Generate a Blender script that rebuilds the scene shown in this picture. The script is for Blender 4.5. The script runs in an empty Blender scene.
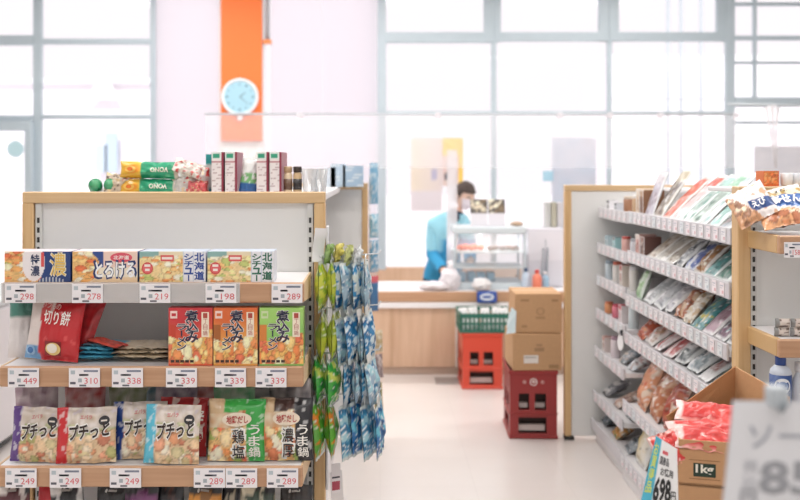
import bpy, bmesh, math, random
from mathutils import Vector, Matrix, noise
random.seed(7)
R = math.radians
SC = bpy.context.scene
COL = SC.collection
F, VX, HY, EYE = 950.0, 380.0, 170.0, 1.5      # focal length in pixels, vanishing point, eye height

def at(px, py, Y):
    return Vector(((px - VX) * Y / F, Y, EYE - (py - HY) * Y / F))
def ax(px, Y): return (px - VX) * Y / F
def az(py, Y): return EYE - (py - HY) * Y / F

# ------------------------------------------------------------------ colours
def s2l(c): return c / 12.92 if c <= .04045 else ((c + .055) / 1.055) ** 2.4
def C(h):
    h = h.lstrip('#')
    return tuple(s2l(int(h[i:i + 2], 16) / 255) for i in (0, 2, 4))
def mix(a, b, t): return tuple(x + (y - x) * t for x, y in zip(a, b))
WHITE = C('f4f2f2')

# ------------------------------------------------------------------ materials
def mat(name, rough=.5, coat=0, metallic=0, col=None, attr=False, bump=0, bscale=40, trans=0, spec=.5, vary=0, vscale=8):
    m = bpy.data.materials.new(name); m.use_nodes = True
    nt = m.node_tree; N = nt.nodes; L = nt.links
    b = N['Principled BSDF']
    b.inputs['Roughness'].default_value = rough
    b.inputs['Metallic'].default_value = metallic
    b.inputs['Coat Weight'].default_value = coat
    b.inputs['Coat Roughness'].default_value = .12
    b.inputs['Specular IOR Level'].default_value = spec
    src = None
    if attr:
        a = N.new('ShaderNodeAttribute'); a.attribute_name = 'Col'; src = a.outputs['Color']
    else:
        b.inputs['Base Color'].default_value = (*col, 1)
    if vary:
        tc = N.new('ShaderNodeTexCoord'); n = N.new('ShaderNodeTexNoise'); n.inputs['Scale'].default_value = vscale
        n.inputs['Detail'].default_value = 4
        L.new(tc.outputs['Object'], n.inputs['Vector'])
        r = N.new('ShaderNodeMapRange'); r.inputs['To Min'].default_value = 1 - vary; r.inputs['To Max'].default_value = 1 + vary
        L.new(n.outputs['Fac'], r.inputs['Value'])
        mx = N.new('ShaderNodeMix'); mx.data_type = 'RGBA'; mx.blend_type = 'MULTIPLY'; mx.inputs['Factor'].default_value = 1
        if src: L.new(src, mx.inputs['A'])
        else: mx.inputs['A'].default_value = (*col, 1)
        L.new(r.outputs['Result'], mx.inputs['B']); src = mx.outputs['Result']
    if src: L.new(src, b.inputs['Base Color'])
    if bump:
        tc = N.new('ShaderNodeTexCoord'); n = N.new('ShaderNodeTexNoise'); n.inputs['Scale'].default_value = bscale
        L.new(tc.outputs['Object'], n.inputs['Vector'])
        bp = N.new('ShaderNodeBump'); bp.inputs['Strength'].default_value = bump; bp.inputs['Distance'].default_value = .01
        L.new(n.outputs['Fac'], bp.inputs['Height']); L.new(bp.outputs['Normal'], b.inputs['Normal'])
    return m

def wood(name, c1, c2, rough=.45, stretch=(3, 3, 40), axis=None):
    m = bpy.data.materials.new(name); m.use_nodes = True
    nt = m.node_tree; N = nt.nodes; L = nt.links; b = N['Principled BSDF']
    tc = N.new('ShaderNodeTexCoord'); mp = N.new('ShaderNodeMapping'); mp.inputs['Scale'].default_value = stretch
    n = N.new('ShaderNodeTexNoise'); n.inputs['Scale'].default_value = 1.6; n.inputs['Detail'].default_value = 6; n.inputs['Distortion'].default_value = .6
    cr = N.new('ShaderNodeValToRGB'); cr.color_ramp.elements[0].color = (*c1, 1); cr.color_ramp.elements[1].color = (*c2, 1)
    cr.color_ramp.elements[0].position = .3; cr.color_ramp.elements[1].position = .7
    L.new(tc.outputs['Object'], mp.inputs['Vector']); L.new(mp.outputs['Vector'], n.inputs['Vector'])
    L.new(n.outputs['Fac'], cr.inputs['Fac']); L.new(cr.outputs['Color'], b.inputs['Base Color'])
    b.inputs['Roughness'].default_value = rough
    return m

def seethrough(name, col, opacity, rough=.1, translucent=True, gloss=.06):
    """clear plastic or glass: mostly transparent, a little milky body, a faint reflection"""
    m = bpy.data.materials.new(name); m.use_nodes = True
    nt = m.node_tree; N = nt.nodes; L = nt.links
    N.remove(N['Principled BSDF']); out = N['Material Output']
    t = N.new('ShaderNodeBsdfTransparent'); t.inputs['Color'].default_value = (1, 1, 1, 1)
    d = N.new('ShaderNodeBsdfTranslucent' if translucent else 'ShaderNodeBsdfDiffuse'); d.inputs['Color'].default_value = (*col, 1)
    g = N.new('ShaderNodeBsdfGlossy'); g.inputs['Roughness'].default_value = rough
    a = N.new('ShaderNodeMixShader'); a.inputs[0].default_value = opacity
    L.new(t.outputs[0], a.inputs[1]); L.new(d.outputs[0], a.inputs[2])
    b = N.new('ShaderNodeMixShader'); b.inputs[0].default_value = gloss
    L.new(a.outputs[0], b.inputs[1]); L.new(g.outputs[0], b.inputs[2]); L.new(b.outputs[0], out.inputs['Surface'])
    return m

def translucent_white(name, col, tr=.6):
    m = bpy.data.materials.new(name); m.use_nodes = True
    nt = m.node_tree; N = nt.nodes; L = nt.links
    N.remove(N['Principled BSDF']); out = N['Material Output']
    tc = N.new('ShaderNodeTexCoord'); w = N.new('ShaderNodeTexNoise'); w.inputs['Scale'].default_value = 3
    mr = N.new('ShaderNodeMix'); mr.data_type = 'RGBA'; mr.inputs['A'].default_value = (*col, 1); mr.inputs['B'].default_value = (*[c * .94 for c in col], 1)
    L.new(tc.outputs['Object'], w.inputs['Vector']); L.new(w.outputs['Fac'], mr.inputs['Factor'])
    d = N.new('ShaderNodeBsdfDiffuse'); t = N.new('ShaderNodeBsdfTranslucent')
    L.new(mr.outputs['Result'], d.inputs['Color']); L.new(mr.outputs['Result'], t.inputs['Color'])
    a = N.new('ShaderNodeMixShader'); a.inputs[0].default_value = tr
    L.new(d.outputs[0], a.inputs[1]); L.new(t.outputs[0], a.inputs[2]); L.new(a.outputs[0], out.inputs['Surface'])
    return m

M = {}
M['print'] = mat('printed_card', .42, attr=True, coat=.15)
M['film'] = mat('printed_film', .3, attr=True, coat=.35, bump=.25, bscale=55)
M['matte'] = mat('coloured_matte', .6, attr=True)
M['plastic'] = mat('coloured_plastic', .35, attr=True)
M['cloth'] = mat('woven_cloth', .85, attr=True, bump=.15, bscale=300)
M['skin'] = mat('skin', .55, attr=True)
M['wood'] = wood('pale_ash_wood', C('d9b98c'), C('c9a473'), .45, (2, 2, 2))
M['woodv'] = wood('pale_ash_wood_upright', C('dfbd8e'), C('cfa776'), .45, (30, 30, 1.5))
M['woodh'] = wood('pale_ash_wood_lengthwise', C('dcbc92'), C('cca97c'), .45, (1.5, 30, 30))
M['rail'] = wood('shelf_edge_wood', C('c9a080'), C('b98e6e'), .4, (1.5, 30, 40))
M['counter'] = wood('counter_wood', C('dcbba0'), C('cda98c'), .45, (14, 14, 1.2))
M['panel'] = mat('painted_panel', .55, col=C('eaeae9'), vary=.03, vscale=5)
M['shelfwhite'] = mat('white_shelf_metal', .4, col=C('e6e4e6'), vary=.03)
M['grey'] = mat('grey_metal', .4, col=C('b4b8bc'), vary=.05)
M['frame'] = mat('window_frame_metal', .4, col=C('b9c7cf'), vary=.04)
M['black'] = mat('dark_plastic', .5, col=C('26262a'), vary=.1)
M['cardboard'] = mat('cardboard', .8, attr=True, vary=.08, vscale=60, bump=.08, bscale=200)
M['glass'] = seethrough('window_glass', C('ffffff'), .015, .05, gloss=.008)
M['vinyl'] = seethrough('clear_vinyl', C('fdfafc'), .26, .2, gloss=.01)
M['frosted'] = seethrough('frosted_acrylic', C('f6f4f8'), .5, .3, False, .03)
M['acrylic'] = seethrough('clear_acrylic', C('f4f6f8'), .12, .05, gloss=.08)
M['clearcup'] = seethrough('clear_plastic_cup', C('eef2f6'), .35, .1, False, .12)
M['blind'] = seethrough('sheer_blind_cloth', C('f9f5f8'), .62, .5, gloss=.0)
M['poster'] = mat('poster_paper', .6, attr=True)

def floor_mat():
    m = bpy.data.materials.new('vinyl_floor'); m.use_nodes = True
    nt = m.node_tree; N = nt.nodes; L = nt.links; b = N['Principled BSDF']
    tc = N.new('ShaderNodeTexCoord'); n = N.new('ShaderNodeTexNoise'); n.inputs['Scale'].default_value = 2.5; n.inputs['Detail'].default_value = 8
    cr = N.new('ShaderNodeValToRGB')
    cr.color_ramp.elements[0].color = (*C('e0d8d4'), 1); cr.color_ramp.elements[1].color = (*C('ebe5e2'), 1)
    br = N.new('ShaderNodeTexBrick'); br.offset = 0; br.inputs['Scale'].default_value = 1
    br.inputs['Brick Width'].default_value = .45; br.inputs['Row Height'].default_value = .45; br.inputs['Mortar Size'].default_value = .002
    br.inputs['Color1'].default_value = (1, 1, 1, 1); br.inputs['Color2'].default_value = (.985, .985, .985, 1); br.inputs['Mortar'].default_value = (.93, .93, .93, 1)
    mx = N.new('ShaderNodeMix'); mx.data_type = 'RGBA'; mx.blend_type = 'MULTIPLY'; mx.inputs['Factor'].default_value = 1
    L.new(tc.outputs['Object'], n.inputs['Vector']); L.new(tc.outputs['Object'], br.inputs['Vector'])
    L.new(n.outputs['Fac'], cr.inputs['Fac']); L.new(cr.outputs['Color'], mx.inputs['A']); L.new(br.outputs['Color'], mx.inputs['B'])
    L.new(mx.outputs['Result'], b.inputs['Base Color'])
    b.inputs['Roughness'].default_value = .28
    return m
M['floor'] = floor_mat()

# ------------------------------------------------------------------ objects and tags
def tag(o, label=None, cat=None, group=None, kind=None):
    if label: o['label'] = label
    if cat: o['category'] = cat
    if group: o['group'] = group
    if kind: o['kind'] = kind
    return o
def empty(name, loc=(0, 0, 0), rz=0, label=None, cat=None, group=None, kind=None):
    o = bpy.data.objects.new(name, None); COL.objects.link(o); o.location = loc; o.rotation_euler = (0, 0, rz)
    o.empty_display_size = .1
    return tag(o, label, cat, group, kind)
KIDS = {}
def copy_tree(o, parent=None):
    c = o.copy(); COL.objects.link(c); c.parent = parent
    for ch in KIDS.get(o.name, []):
        k = copy_tree(ch, c); KIDS.setdefault(c.name, []).append(k)
    return c

# ------------------------------------------------------------------ text outlines
_TX = {}
def text_mesh(body, bold=0):
    k = (body, bold)
    if k not in _TX:
        c = bpy.data.curves.new('t', 'FONT'); c.body = body; c.resolution_u = 2; c.offset = bold
        o = bpy.data.objects.new('t', c); COL.objects.link(o)
        dg = bpy.context.evaluated_depsgraph_get(); e = o.evaluated_get(dg); m = e.to_mesh()
        vs = [(v.co.x, v.co.y) for v in m.vertices]; fs = [tuple(p.vertices) for p in m.polygons]
        bm = bmesh.new(); bm.from_mesh(m); bmesh.ops.triangulate(bm, faces=bm.faces[:])
        for lim in (.22, .12):
            ed = [q for q in bm.edges if q.calc_length() > lim]
            if ed: bmesh.ops.subdivide_edges(bm, edges=ed, cuts=1)
            bmesh.ops.triangulate(bm, faces=bm.faces[:])
        bm.verts.index_update()
        vs = [(v.co.x, v.co.y) for v in bm.verts]; fs = [tuple(v.index for v in f.verts) for f in bm.faces]; bm.free()
        e.to_mesh_clear(); bpy.data.objects.remove(o); bpy.data.curves.remove(c)
        _TX[k] = (vs, fs)
    return _TX[k]

class MB:
    def __init__(s): s.v = []; s.c = []; s.f = []; s.m = []; s.sm = []
    def add(s, vs, fs, col, mi=0, smooth=False):
        n = len(s.v)
        s.v += [tuple(p) for p in vs]
        if col and isinstance(col[0], (tuple, list)): s.c += list(col)
        else: s.c += [col or (1, 1, 1)] * len(vs)
        for q in fs: s.f.append(tuple(i + n for i in q)); s.m.append(mi); s.sm.append(smooth)
        return s
    def quad(s, a, b, c, d, col, mi=0): return s.add([a, b, c, d], [(0, 1, 2, 3)], col, mi)
    def box(s, x0, x1, y0, y1, z0, z1, col=None, mi=0, r=0, mtx=None, seg=1):
        if r:
            bm = bmesh.new(); bmesh.ops.create_cube(bm, size=1)
            for v in bm.verts: v.co = Vector(((x0 + x1) / 2 + v.co.x * (x1 - x0), (y0 + y1) / 2 + v.co.y * (y1 - y0), (z0 + z1) / 2 + v.co.z * (z1 - z0)))
            bmesh.ops.bevel(bm, geom=bm.edges[:], offset=r, segments=seg, affect='EDGES')
            bm.verts.index_update()
            vs = [v.co.copy() for v in bm.verts]; fs = [[v.index for v in f.verts] for f in bm.faces]; bm.free()
        else:
            vs = [Vector(p) for p in ((x0, y0, z0), (x1, y0, z0), (x1, y1, z0), (x0, y1, z0), (x0, y0, z1), (x1, y0, z1), (x1, y1, z1), (x0, y1, z1))]
            fs = [(0, 3, 2, 1), (4, 5, 6, 7), (0, 1, 5, 4), (1, 2, 6, 5), (2, 3, 7, 6), (3, 0, 4, 7)]
        if mtx: vs = [mtx @ v for v in vs]
        return s.add(vs, fs, col, mi)
    def lathe(s, prof, n=20, col=None, mi=0, cx=0, cy=0, cz=0, smooth=True, mtx=None, cols=None):
        vs = []; cc = []
        for k, (r, z) in enumerate(prof):
            for i in range(n):
                a = 2 * math.pi * i / n; p = Vector((cx + r * math.cos(a), cy + r * math.sin(a), cz + z)); vs.append(mtx @ p if mtx else p)
                cc.append(cols[k] if cols else (col or (1, 1, 1)))
        fs = [(k * n + i, k * n + (i + 1) % n, (k + 1) * n + (i + 1) % n, (k + 1) * n + i) for k in range(len(prof) - 1) for i in range(n)]
        fs.append(tuple(range(n - 1, -1, -1))); fs.append(tuple((len(prof) - 1) * n + i for i in range(n)))
        return s.add(vs, fs, cc, mi, smooth)
    def tube(s, pts, r, n=8, col=None, mi=0):
        pts = [Vector(p) for p in pts]; vs = []
        for i, p in enumerate(pts):
            d = (pts[min(i + 1, len(pts) - 1)] - pts[max(i - 1, 0)]).normalized()
            u = d.orthogonal().normalized() if i == 0 else (u - d * u.dot(d)).normalized()
            w = d.cross(u); rr = r[i] if isinstance(r, (list, tuple)) else r
            for k in range(n):
                a = 2 * math.pi * k / n; vs.append(p + (u * math.cos(a) + w * math.sin(a)) * rr)
        fs = [(k * n + i, k * n + (i + 1) % n, (k + 1) * n + (i + 1) % n, (k + 1) * n + i) for k in range(len(pts) - 1) for i in range(n)]
        fs.append(tuple(range(n - 1, -1, -1))); fs.append(tuple((len(pts) - 1) * n + i for i in range(n)))
        return s.add(vs, fs, col, mi, True)
    def grid(s, fn, paint, nu, nv, mi=0, flip=False, smooth=True):
        vs = []; cc = []
        for j in range(nv + 1):
            for i in range(nu + 1):
                u, v = i / nu, j / nv; vs.append(fn(u, v)); cc.append(paint(u, v))
        w = nu + 1
        fs = [(j * w + i, j * w + i + 1, (j + 1) * w + i + 1, (j + 1) * w + i) for j in range(nv) for i in range(nu)]
        if flip: fs = [tuple(reversed(q)) for q in fs]
        return s.add(vs, fs, cc, mi, smooth)
    def text(s, body, rect, fn, col, bold=0, rot180=False, mi=0, d=0, stretch=True):
        """fit body into rect (u0, v0, u1, v1); fn(u, v, d) places it on the surface"""
        vs, fs = text_mesh(body, bold)
        if not vs: return s
        ref = text_mesh(body, 0)[0]; xs = [p[0] for p in ref]; ys = [p[1] for p in ref]   # a bold copy grows around the thin one
        x0, x1, y0, y1 = min(xs), max(xs), min(ys), max(ys)
        u0, v0, u1, v1 = rect; out = []
        for x, y in vs:
            a, b = (x - x0) / max(x1 - x0, 1e-6), (y - y0) / max(y1 - y0, 1e-6)
            if rot180: a, b = 1 - a, 1 - b
            out.append(fn(u0 + a * (u1 - u0), v0 + b * (v1 - v0), d))
        return s.add(out, fs, col, mi)
    def vtext(s, body, rect, fn, col, bold=0, mi=0, d=0, gap=.06):
        u0, v0, u1, v1 = rect; n = len(body); h = (v1 - v0) / n
        for i, ch in enumerate(body):
            t = v1 - i * h; rc = (u0, t - h * (1 - gap), u1, t - h * gap)
            if ch == 'ー': rc = (u0 + (u1 - u0) * .42, t - h * (1 - gap), u0 + (u1 - u0) * .58, t - h * gap); s.rect(rc, fn, col, d, mi)
            else: s.text(ch, rc, fn, col, bold, mi=mi, d=d)
        return s
    def rect(s, rc, fn, col, d=0, mi=0, n=1):
        u0, v0, u1, v1 = rc
        for i in range(n):
            a, b = u0 + (u1 - u0) * i / n, u0 + (u1 - u0) * (i + 1) / n
            s.add([fn(a, v0, d), fn(b, v0, d), fn(b, v1, d), fn(a, v1, d)], [(0, 1, 2, 3)], col, mi)
        return s
    def ell(s, cu, cv, ru, rv, fn, col, d=0, mi=0, n=24):
        vs = [fn(cu + ru * math.cos(2 * math.pi * i / n), cv + rv * math.sin(2 * math.pi * i / n), d) for i in range(n)]
        return s.add([fn(cu, cv, d)] + vs, [(0, i + 1, (i + 1) % n + 1) for i in range(n)], col, mi)
    def build(s, name, mats, parent=None, loc=None, rot=None, **tags):
        me = bpy.data.meshes.new(name); me.from_pydata(s.v, [], s.f)
        if not isinstance(mats, (list, tuple)): mats = [mats]
        for m in mats: me.materials.append(M[m] if isinstance(m, str) else m)
        me.polygons.foreach_set('material_index', s.m); me.polygons.foreach_set('use_smooth', s.sm)
        a = me.color_attributes.new('Col', 'FLOAT_COLOR', 'POINT')
        a.data.foreach_set('color', [x for c in s.c for x in (*c, 1.0)])
        me.update()
        o = bpy.data.objects.new(name, me); COL.objects.link(o)
        if parent: o.parent = parent; KIDS.setdefault(parent.name, []).append(o)
        if loc is not None: o.location = loc
        if rot is not None: o.rotation_euler = rot
        return tag(o, tags.get('label'), tags.get('cat'), tags.get('group'), tags.get('kind'))

def world_pts(o):
    m = Matrix.LocRotScale(o.location, o.rotation_euler, o.scale)
    return [m @ v.co for v in o.data.vertices]
def settle(o, z, xmin=None):
    p = world_pts(o); o.location.z += z - min(v.z for v in p)
    if xmin is not None: o.location.x += max(0, xmin - min(v.x for v in p))
    return o

# ------------------------------------------------------------------ paints for packages
def food(seed, pal, n=46, r0=.05, r1=.16, base=None):
    n = int(n * 2.2); r0 *= .7; r1 *= .74
    rnd = random.Random(seed); pal = [C(p) for p in pal]; base = base or pal[0]
    bl = [(rnd.random(), rnd.random(), rnd.uniform(r0, r1), rnd.uniform(.6, 1.5), rnd.choice(pal)) for _ in range(n)]
    def p(u, v):
        c = base
        for (a, b, r, e, k) in bl:
            q = ((u - a) / r) ** 2 + ((v - b) / (r * e)) ** 2
            if q < 1: c = mix(k, tuple(min(1, x * 1.25 + .03) for x in k), 1 - q) if q < .72 else tuple(x * .72 for x in k)
        k = 1 + .22 * noise.noise(Vector((u * 26, v * 26, seed))) + .12 * noise.noise(Vector((u * 9, v * 9, seed)))
        return tuple(min(1, x * k) for x in mix(c, (.70, .50, .28), .10))
    return p
def speck(c, seed, amt=.12, sc=9):
    def p(u, v):
        n = noise.noise(Vector((u * sc, v * sc, seed * 3.1))) * amt * 2
        return tuple(max(0, x * (1 + n)) for x in c)
    return p
def print_lines(base, ink, seed, rows=9):
    """an unreadable field of print: short strokes on a ground"""
    rnd = random.Random(seed); rw = [[(rnd.random(), rnd.uniform(.1, .35)) for _ in range(2)] for _ in range(rows)]
    def p(u, v):
        k = min(rows - 1, int(v * rows)); f = v * rows - k
        if .3 < f < .75 and any(a < u < a + w for a, w in rw[k]): return ink
        return base
    return p

# ------------------------------------------------------------------ package shapes
def pouch(mb, w, h, t, paint, back=None, nu=22, nv=26, seed=1, crink=.006, seal=.05, mi=0, lens=.4):
    """a filled pillow bag standing on z=0, front towards -y; returns the front surface"""
    def thick(u, v):
        e = max(0, math.sin(math.pi * u)) ** .45
        vv = min(1, max(0, (v - seal) / (1 - 2 * seal))); g = max(0, math.sin(math.pi * vv)) ** lens
        return t / 2 * e * g
    def base(u, v):
        pinch = 1 - .03 * math.sin(math.pi * v) ** 2
        zz = h * v + crink * .5 * noise.noise(Vector((u * 4, seed, v)))
        return (u - .5) * w * pinch, zz
    def wr(u, v, k):
        n = noise.noise(Vector((u * 6, v * 6, seed * 1.7 + k))) + .5 * noise.noise(Vector((u * 15, v * 4, seed * 2.7 + k)))
        edge = abs(2 * v - 1) ** 3 * math.sin(u * 40 + seed) * .35
        return crink * (n + edge) * (.25 + math.sin(math.pi * u))
    def front(u, v, d=0):
        x, z = base(u, v); return (x, -thick(u, v) - wr(u, v, 0) * .8 - .001 - d, z)
    def rear(u, v):
        x, z = base(u, v); return (x, thick(u, v) + wr(u, v, 5) * .8 * math.sin(math.pi * u) + .001, z)
    mb.grid(front, paint, nu, nv, mi)
    mb.grid(rear, back or paint, max(6, nu // 2), max(6, nv // 2), mi, flip=True)
    return front

def carton(mb, w, h, d, paint, side, top, nu=30, nv=24, mi=0):
    """printed box standing on z=0, front at y=0 facing -y"""
    def fr(u, v, e=0): return ((u - .5) * w, -e, v * h)
    mb.grid(lambda u, v: fr(u, v), paint, nu, nv, mi, smooth=False)
    x = w / 2
    mb.quad((x, 0, 0), (x, d, 0), (x, d, h), (x, 0, h), side, mi); mb.quad((-x, d, 0), (-x, 0, 0), (-x, 0, h), (-x, d, h), side, mi)
    mb.quad((-x, 0, h), (x, 0, h), (x, d, h), (-x, d, h), top, mi); mb.quad((x, d, 0), (-x, d, 0), (-x, d, h), (x, d, h), side, mi)
    mb.quad((-x, d, 0), (x, d, 0), (x, 0, 0), (-x, 0, 0), side, mi)
    return fr

# ================================================================== SETTING
WY = 9.3            # window wall
MB().box(-5, 5, -1.5, WY + .1, -.05, 0).build('floor', 'floor', kind='structure')
MB().box(-5, 5, -1.5, WY + .1, 3.4, 3.45).build('ceiling', 'panel', kind='structure')
MB().box(-5.1, -5, -1.5, WY + .1, 0, 3.4).build('wall_left', 'panel', kind='structure')
MB().box(5, 5.1, -1.5, WY + .1, 0, 3.4).build('wall_right', 'panel', kind='structure')
MB().box(-5.1, 5.1, -1.6, -1.5, 0, 3.4).build('wall_front', 'panel', kind='structure')
sill = .545
MB().box(ax(150, WY), 5, WY, WY + .1, 0, sill).build('wall_back', 'counter', kind='structure')
MB().box(-40, 40, WY + .1, 60, -.15, -.1).build('ground', mat('pale_ground', .9, col=C('f2eef0'), vary=.03), kind='structure')

FR = M['frame']
def win(n, px0, px1, py0, py1, bars, Y=WY, wl=5, pane_top=None):
    """frame around a glazed bay; bars: extra members (px0, px1, py0, py1)"""
    mb = MB()
    for (a, b, c, d) in bars:
        e = .004 if (d - c) > (b - a) else 0
        mb.box(ax(a, Y), ax(b, Y), Y - e, Y + .06 - e, az(d, Y), az(c, Y), r=.006)
    o = mb.build('window_%d' % n, FR, kind='structure')
    g = MB().box(ax(px0, Y), ax(px1, Y), Y + .025, Y + .035, az(py1, Y), az(py0, Y)).build('pane', 'glass', o)
    return o
BOT = 323
# left bay: mullion at 33-41, transoms
win(1, -130, 153, -24, 320, [(33, 41.5, -24, 320), (-130, 33, 35, 45), (41, 153, 38.5, 44), (-130, 33, 115, 121), (41, 153, 114.5, 119), (150, 156, -24, 320), (-130, 153, -24, -16), (-136, -130, -24, 320), (41, 153, 300, 322)])
# main bay right of the blinds
win(2, 380, 492, -24, 270, [(377.5, 386, -24, 270), (378, 494, 32, 42.5), (386, 494, 111, 115), (484, 494, -24, 42), (386, 494, -24, -14)])
win(3, 492, 610, -24, 270, [(494, 501, -24, 42), (491.5, 496.5, 42, 270), (494, 609, 32, 41), (496, 609, 111, 115), (599, 609, -24, 41), (494, 609, -24, -14)])
win(4, 610, 730, -24, 270, [(609, 619, -24, 41), (607.5, 612, 41, 270), (612, 727, 32, 41), (612, 727, 111, 115), (717, 726, -24, 41), (609, 727, -24, -14)])
win(5, 730, 900, -24, 270, [(726, 735, -24, 270), (735, 895, 2, 5.5), (735, 895, 35.5, 40), (735, 895, 61, 64), (735, 895, 97, 107), (735, 895, 121, 124), (754, 757, -24, 97), (890, 898, -24, 270)])
# glass door at far left with a round pale sticker
dr = MB()
dr.box(ax(-60, WY - .05), ax(33, WY - .05), WY - .1, WY - .02, az(131, WY - .05), az(121, WY - .05), r=.006)
dr.box(ax(26, WY - .05), ax(33, WY - .05), WY - .1, WY - .02, 0, az(131, WY - .05), r=.006)
dr.box(ax(-60, WY - .05), ax(-52, WY - .05), WY - .1, WY - .02, 0, az(131, WY - .05), r=.006)
dr.box(ax(-52, WY - .05), ax(26, WY - .05), WY - .1, WY - .02, 0, .18, r=.006)
d1 = dr.build('door_1', FR, kind='structure')
MB().box(ax(-52, WY - .05), ax(26, WY - .05), WY - .065, WY - .055, .18, az(131, WY - .05)).build('pane', 'glass', d1)
st = MB(); st.ell(0, 0, .082, .082, lambda u, v, d: (u, -d, v), C('c4e4ec'))
st.box(-.05, .05, -.001, .002, -.05, .05, C('c4e4ec'))
st.build('window_sticker', 'poster', loc=at(15.5, 149, WY - .075), label='pale blue round sticker on the glass door', cat='sticker')

# pillar with the orange panel, white panels either side
MB().box(ax(219, 9.1), ax(263, 9.1), 9.1, 9.3, 0, 3.4).build('trim_1', 'panel', kind='structure')
MB().box(ax(156, 9.2), ax(219, 9.2), 9.2, 9.3, 0, 3.4).build('trim_2', 'blind', kind='structure')
pb = MB()
pb.box(ax(221, 9.07), ax(262, 9.07), 9.06, 9.095, az(141, 9.07), 3.38, C('f57c3c'), r=.004)
pb.build('banner', 'poster', label='tall orange banner panel on the white pillar behind the clock', cat='banner')
def blind(px0, px1, py1, label, Y=9.22):
    mb = MB(); x0, x1 = ax(px0, Y), ax(px1, Y)
    mb.box(x0, x1, Y, Y + .004, az(py1, Y), 3.33)
    o = mb.build('roller_blind', 'blind', label=label, cat='blind')
    MB().box(x0, x1, Y - .008, Y + .012, az(py1, Y) - .02, az(py1, Y), WHITE, r=.003).build('hem_bar', 'plastic', o)
blind(271, 322, 300, 'white roller blind lowered just right of the orange pillar')
blind(322.5, 377, 300, 'white roller blind lowered beside the large window frame')
pp = MB(); pp.tube([(ax(267.5, 9.1), 9.1, az(42, 9.1)), (ax(267.5, 9.1), 9.1, 3.4)], .022, 10, C('a9a9ae'))
pp.box(ax(263.5, 9.1), ax(271.5, 9.1), 9.06, 9.14, az(44, 9.1), az(40, 9.1), C('e88a50'))
pp.build('pipe', 'plastic', label='grey vertical pipe beside the orange banner', cat='pipe')

# clock
ck = empty('wall_clock', at(240, 97, 9.04), label='round white wall clock with pale blue face on orange banner', cat='clock')
rc = .178
m90 = Matrix.Rotation(R(90), 4, 'X')
MB().lathe([(rc, -.02), (rc, .012), (rc * .97, .022), (rc * .86, .022), (rc * .84, .012)], 48, C('e9eef2'), mtx=m90).build('case', 'plastic', ck)
fc = MB(); fn = lambda u, v, d=0: (u, -.0135 - d, v)
fc.ell(0, 0, rc * .85, rc * .85, fn, C('a9d4e6'), n=48)
for h in range(12):
    a = R(h * 30); m_ = (math.sin(a) * rc * .68, math.cos(a) * rc * .68)
    w_ = .010 if h % 3 else .014
    fc.text(str(h or 12), (m_[0] - w_, m_[1] - w_, m_[0] + w_, m_[1] + w_), fn, C('5f7f90'), d=.0006)
fc.build('dial', 'plastic', ck)
for nm, ang, ln, wd in (('hour_hand', 52, .075, .006), ('minute_hand', 130, .11, .0045)):
    hd = MB(); a = R(ang); dx, dz = math.sin(a), math.cos(a)
    hd.add([(-dz * wd, -.017, dx * wd), (dz * wd, -.017, -dx * wd), (dx * ln + dz * wd * .5, -.017, dz * ln - dx * wd * .5), (dx * ln - dz * wd * .5, -.017, dz * ln + dx * wd * .5)], [(0, 1, 2, 3)], C('7d96a4'))
    hd.build(nm, 'plastic', ck)
pl = MB(); pl.box(-.022, .022, -.012, .012, -rc - .045, -rc + .004, C('eceaec'), r=.004)
pl.build('pendulum_tab', 'plastic', ck)

# outside: pale poles, a far wall, faint roof
for px, py1 in ((668, 240), (681, 250), (701, 235)):
    Y = 14.0; mb = MB(); mb.tube([(ax(px, Y), Y, -.1), (ax(px, Y), Y, 4.6)], .028, 10, C('c4ccd2'))
    mb.build('outdoor_pole', 'plastic', label={668: 'thin pale pole outside the window, leftmost of three', 681: 'thin pale pole outside the window, middle of three', 701: 'thin pale pole outside the window, rightmost of three'}[px], cat='pole', group='poles outside the window')
nb = MB(); Y = 24.0
nb.box(ax(610, Y), ax(860, Y), Y, Y + 3, -.1, az(55, Y), C('f6f2f4'))
for z in (.6, 1.5, 2.4, 3.3): nb.box(ax(610, Y), ax(860, Y), Y - .05, Y, z, z + .12, C('eceaee'))
for px in (640, 690, 750, 790): nb.box(ax(px, Y), ax(px + 10, Y), Y - .04, Y, .2, 2.2, C('e4e6ea'))
nb.build('building', 'matte', label='pale low building across the road, behind the right windows', cat='building')
nb = MB(); Y = 26.0
nb.box(ax(-60, Y), ax(150, Y), Y, Y + 3, -.1, az(84, Y), C('f3eff2')); nb.box(ax(-60, Y), ax(155, Y), Y - .2, Y, az(84, Y), az(79, Y), C('e6e6ea'))
nb.add([(ax(88, Y), Y - .3, az(100, Y)), (ax(122, Y), Y - .3, az(100, Y)), (ax(108, Y), Y - .3, az(74, Y))], [(0, 1, 2)], C('f7f5f7'))
nb.box(ax(98, Y), ax(110, Y), Y - .3, Y - .2, az(172, Y), az(145, Y), C('c2d4e2')); nb.box(ax(108, Y), ax(120, Y), Y - .3, Y - .2, az(172, Y), az(133, Y), C('bccfdf'))  # pale blue boxes stand in for a person-like reflection, no part of the house
nb.build('house', 'matte', label='pale house across the road, seen through the left windows', cat='house')

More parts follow.
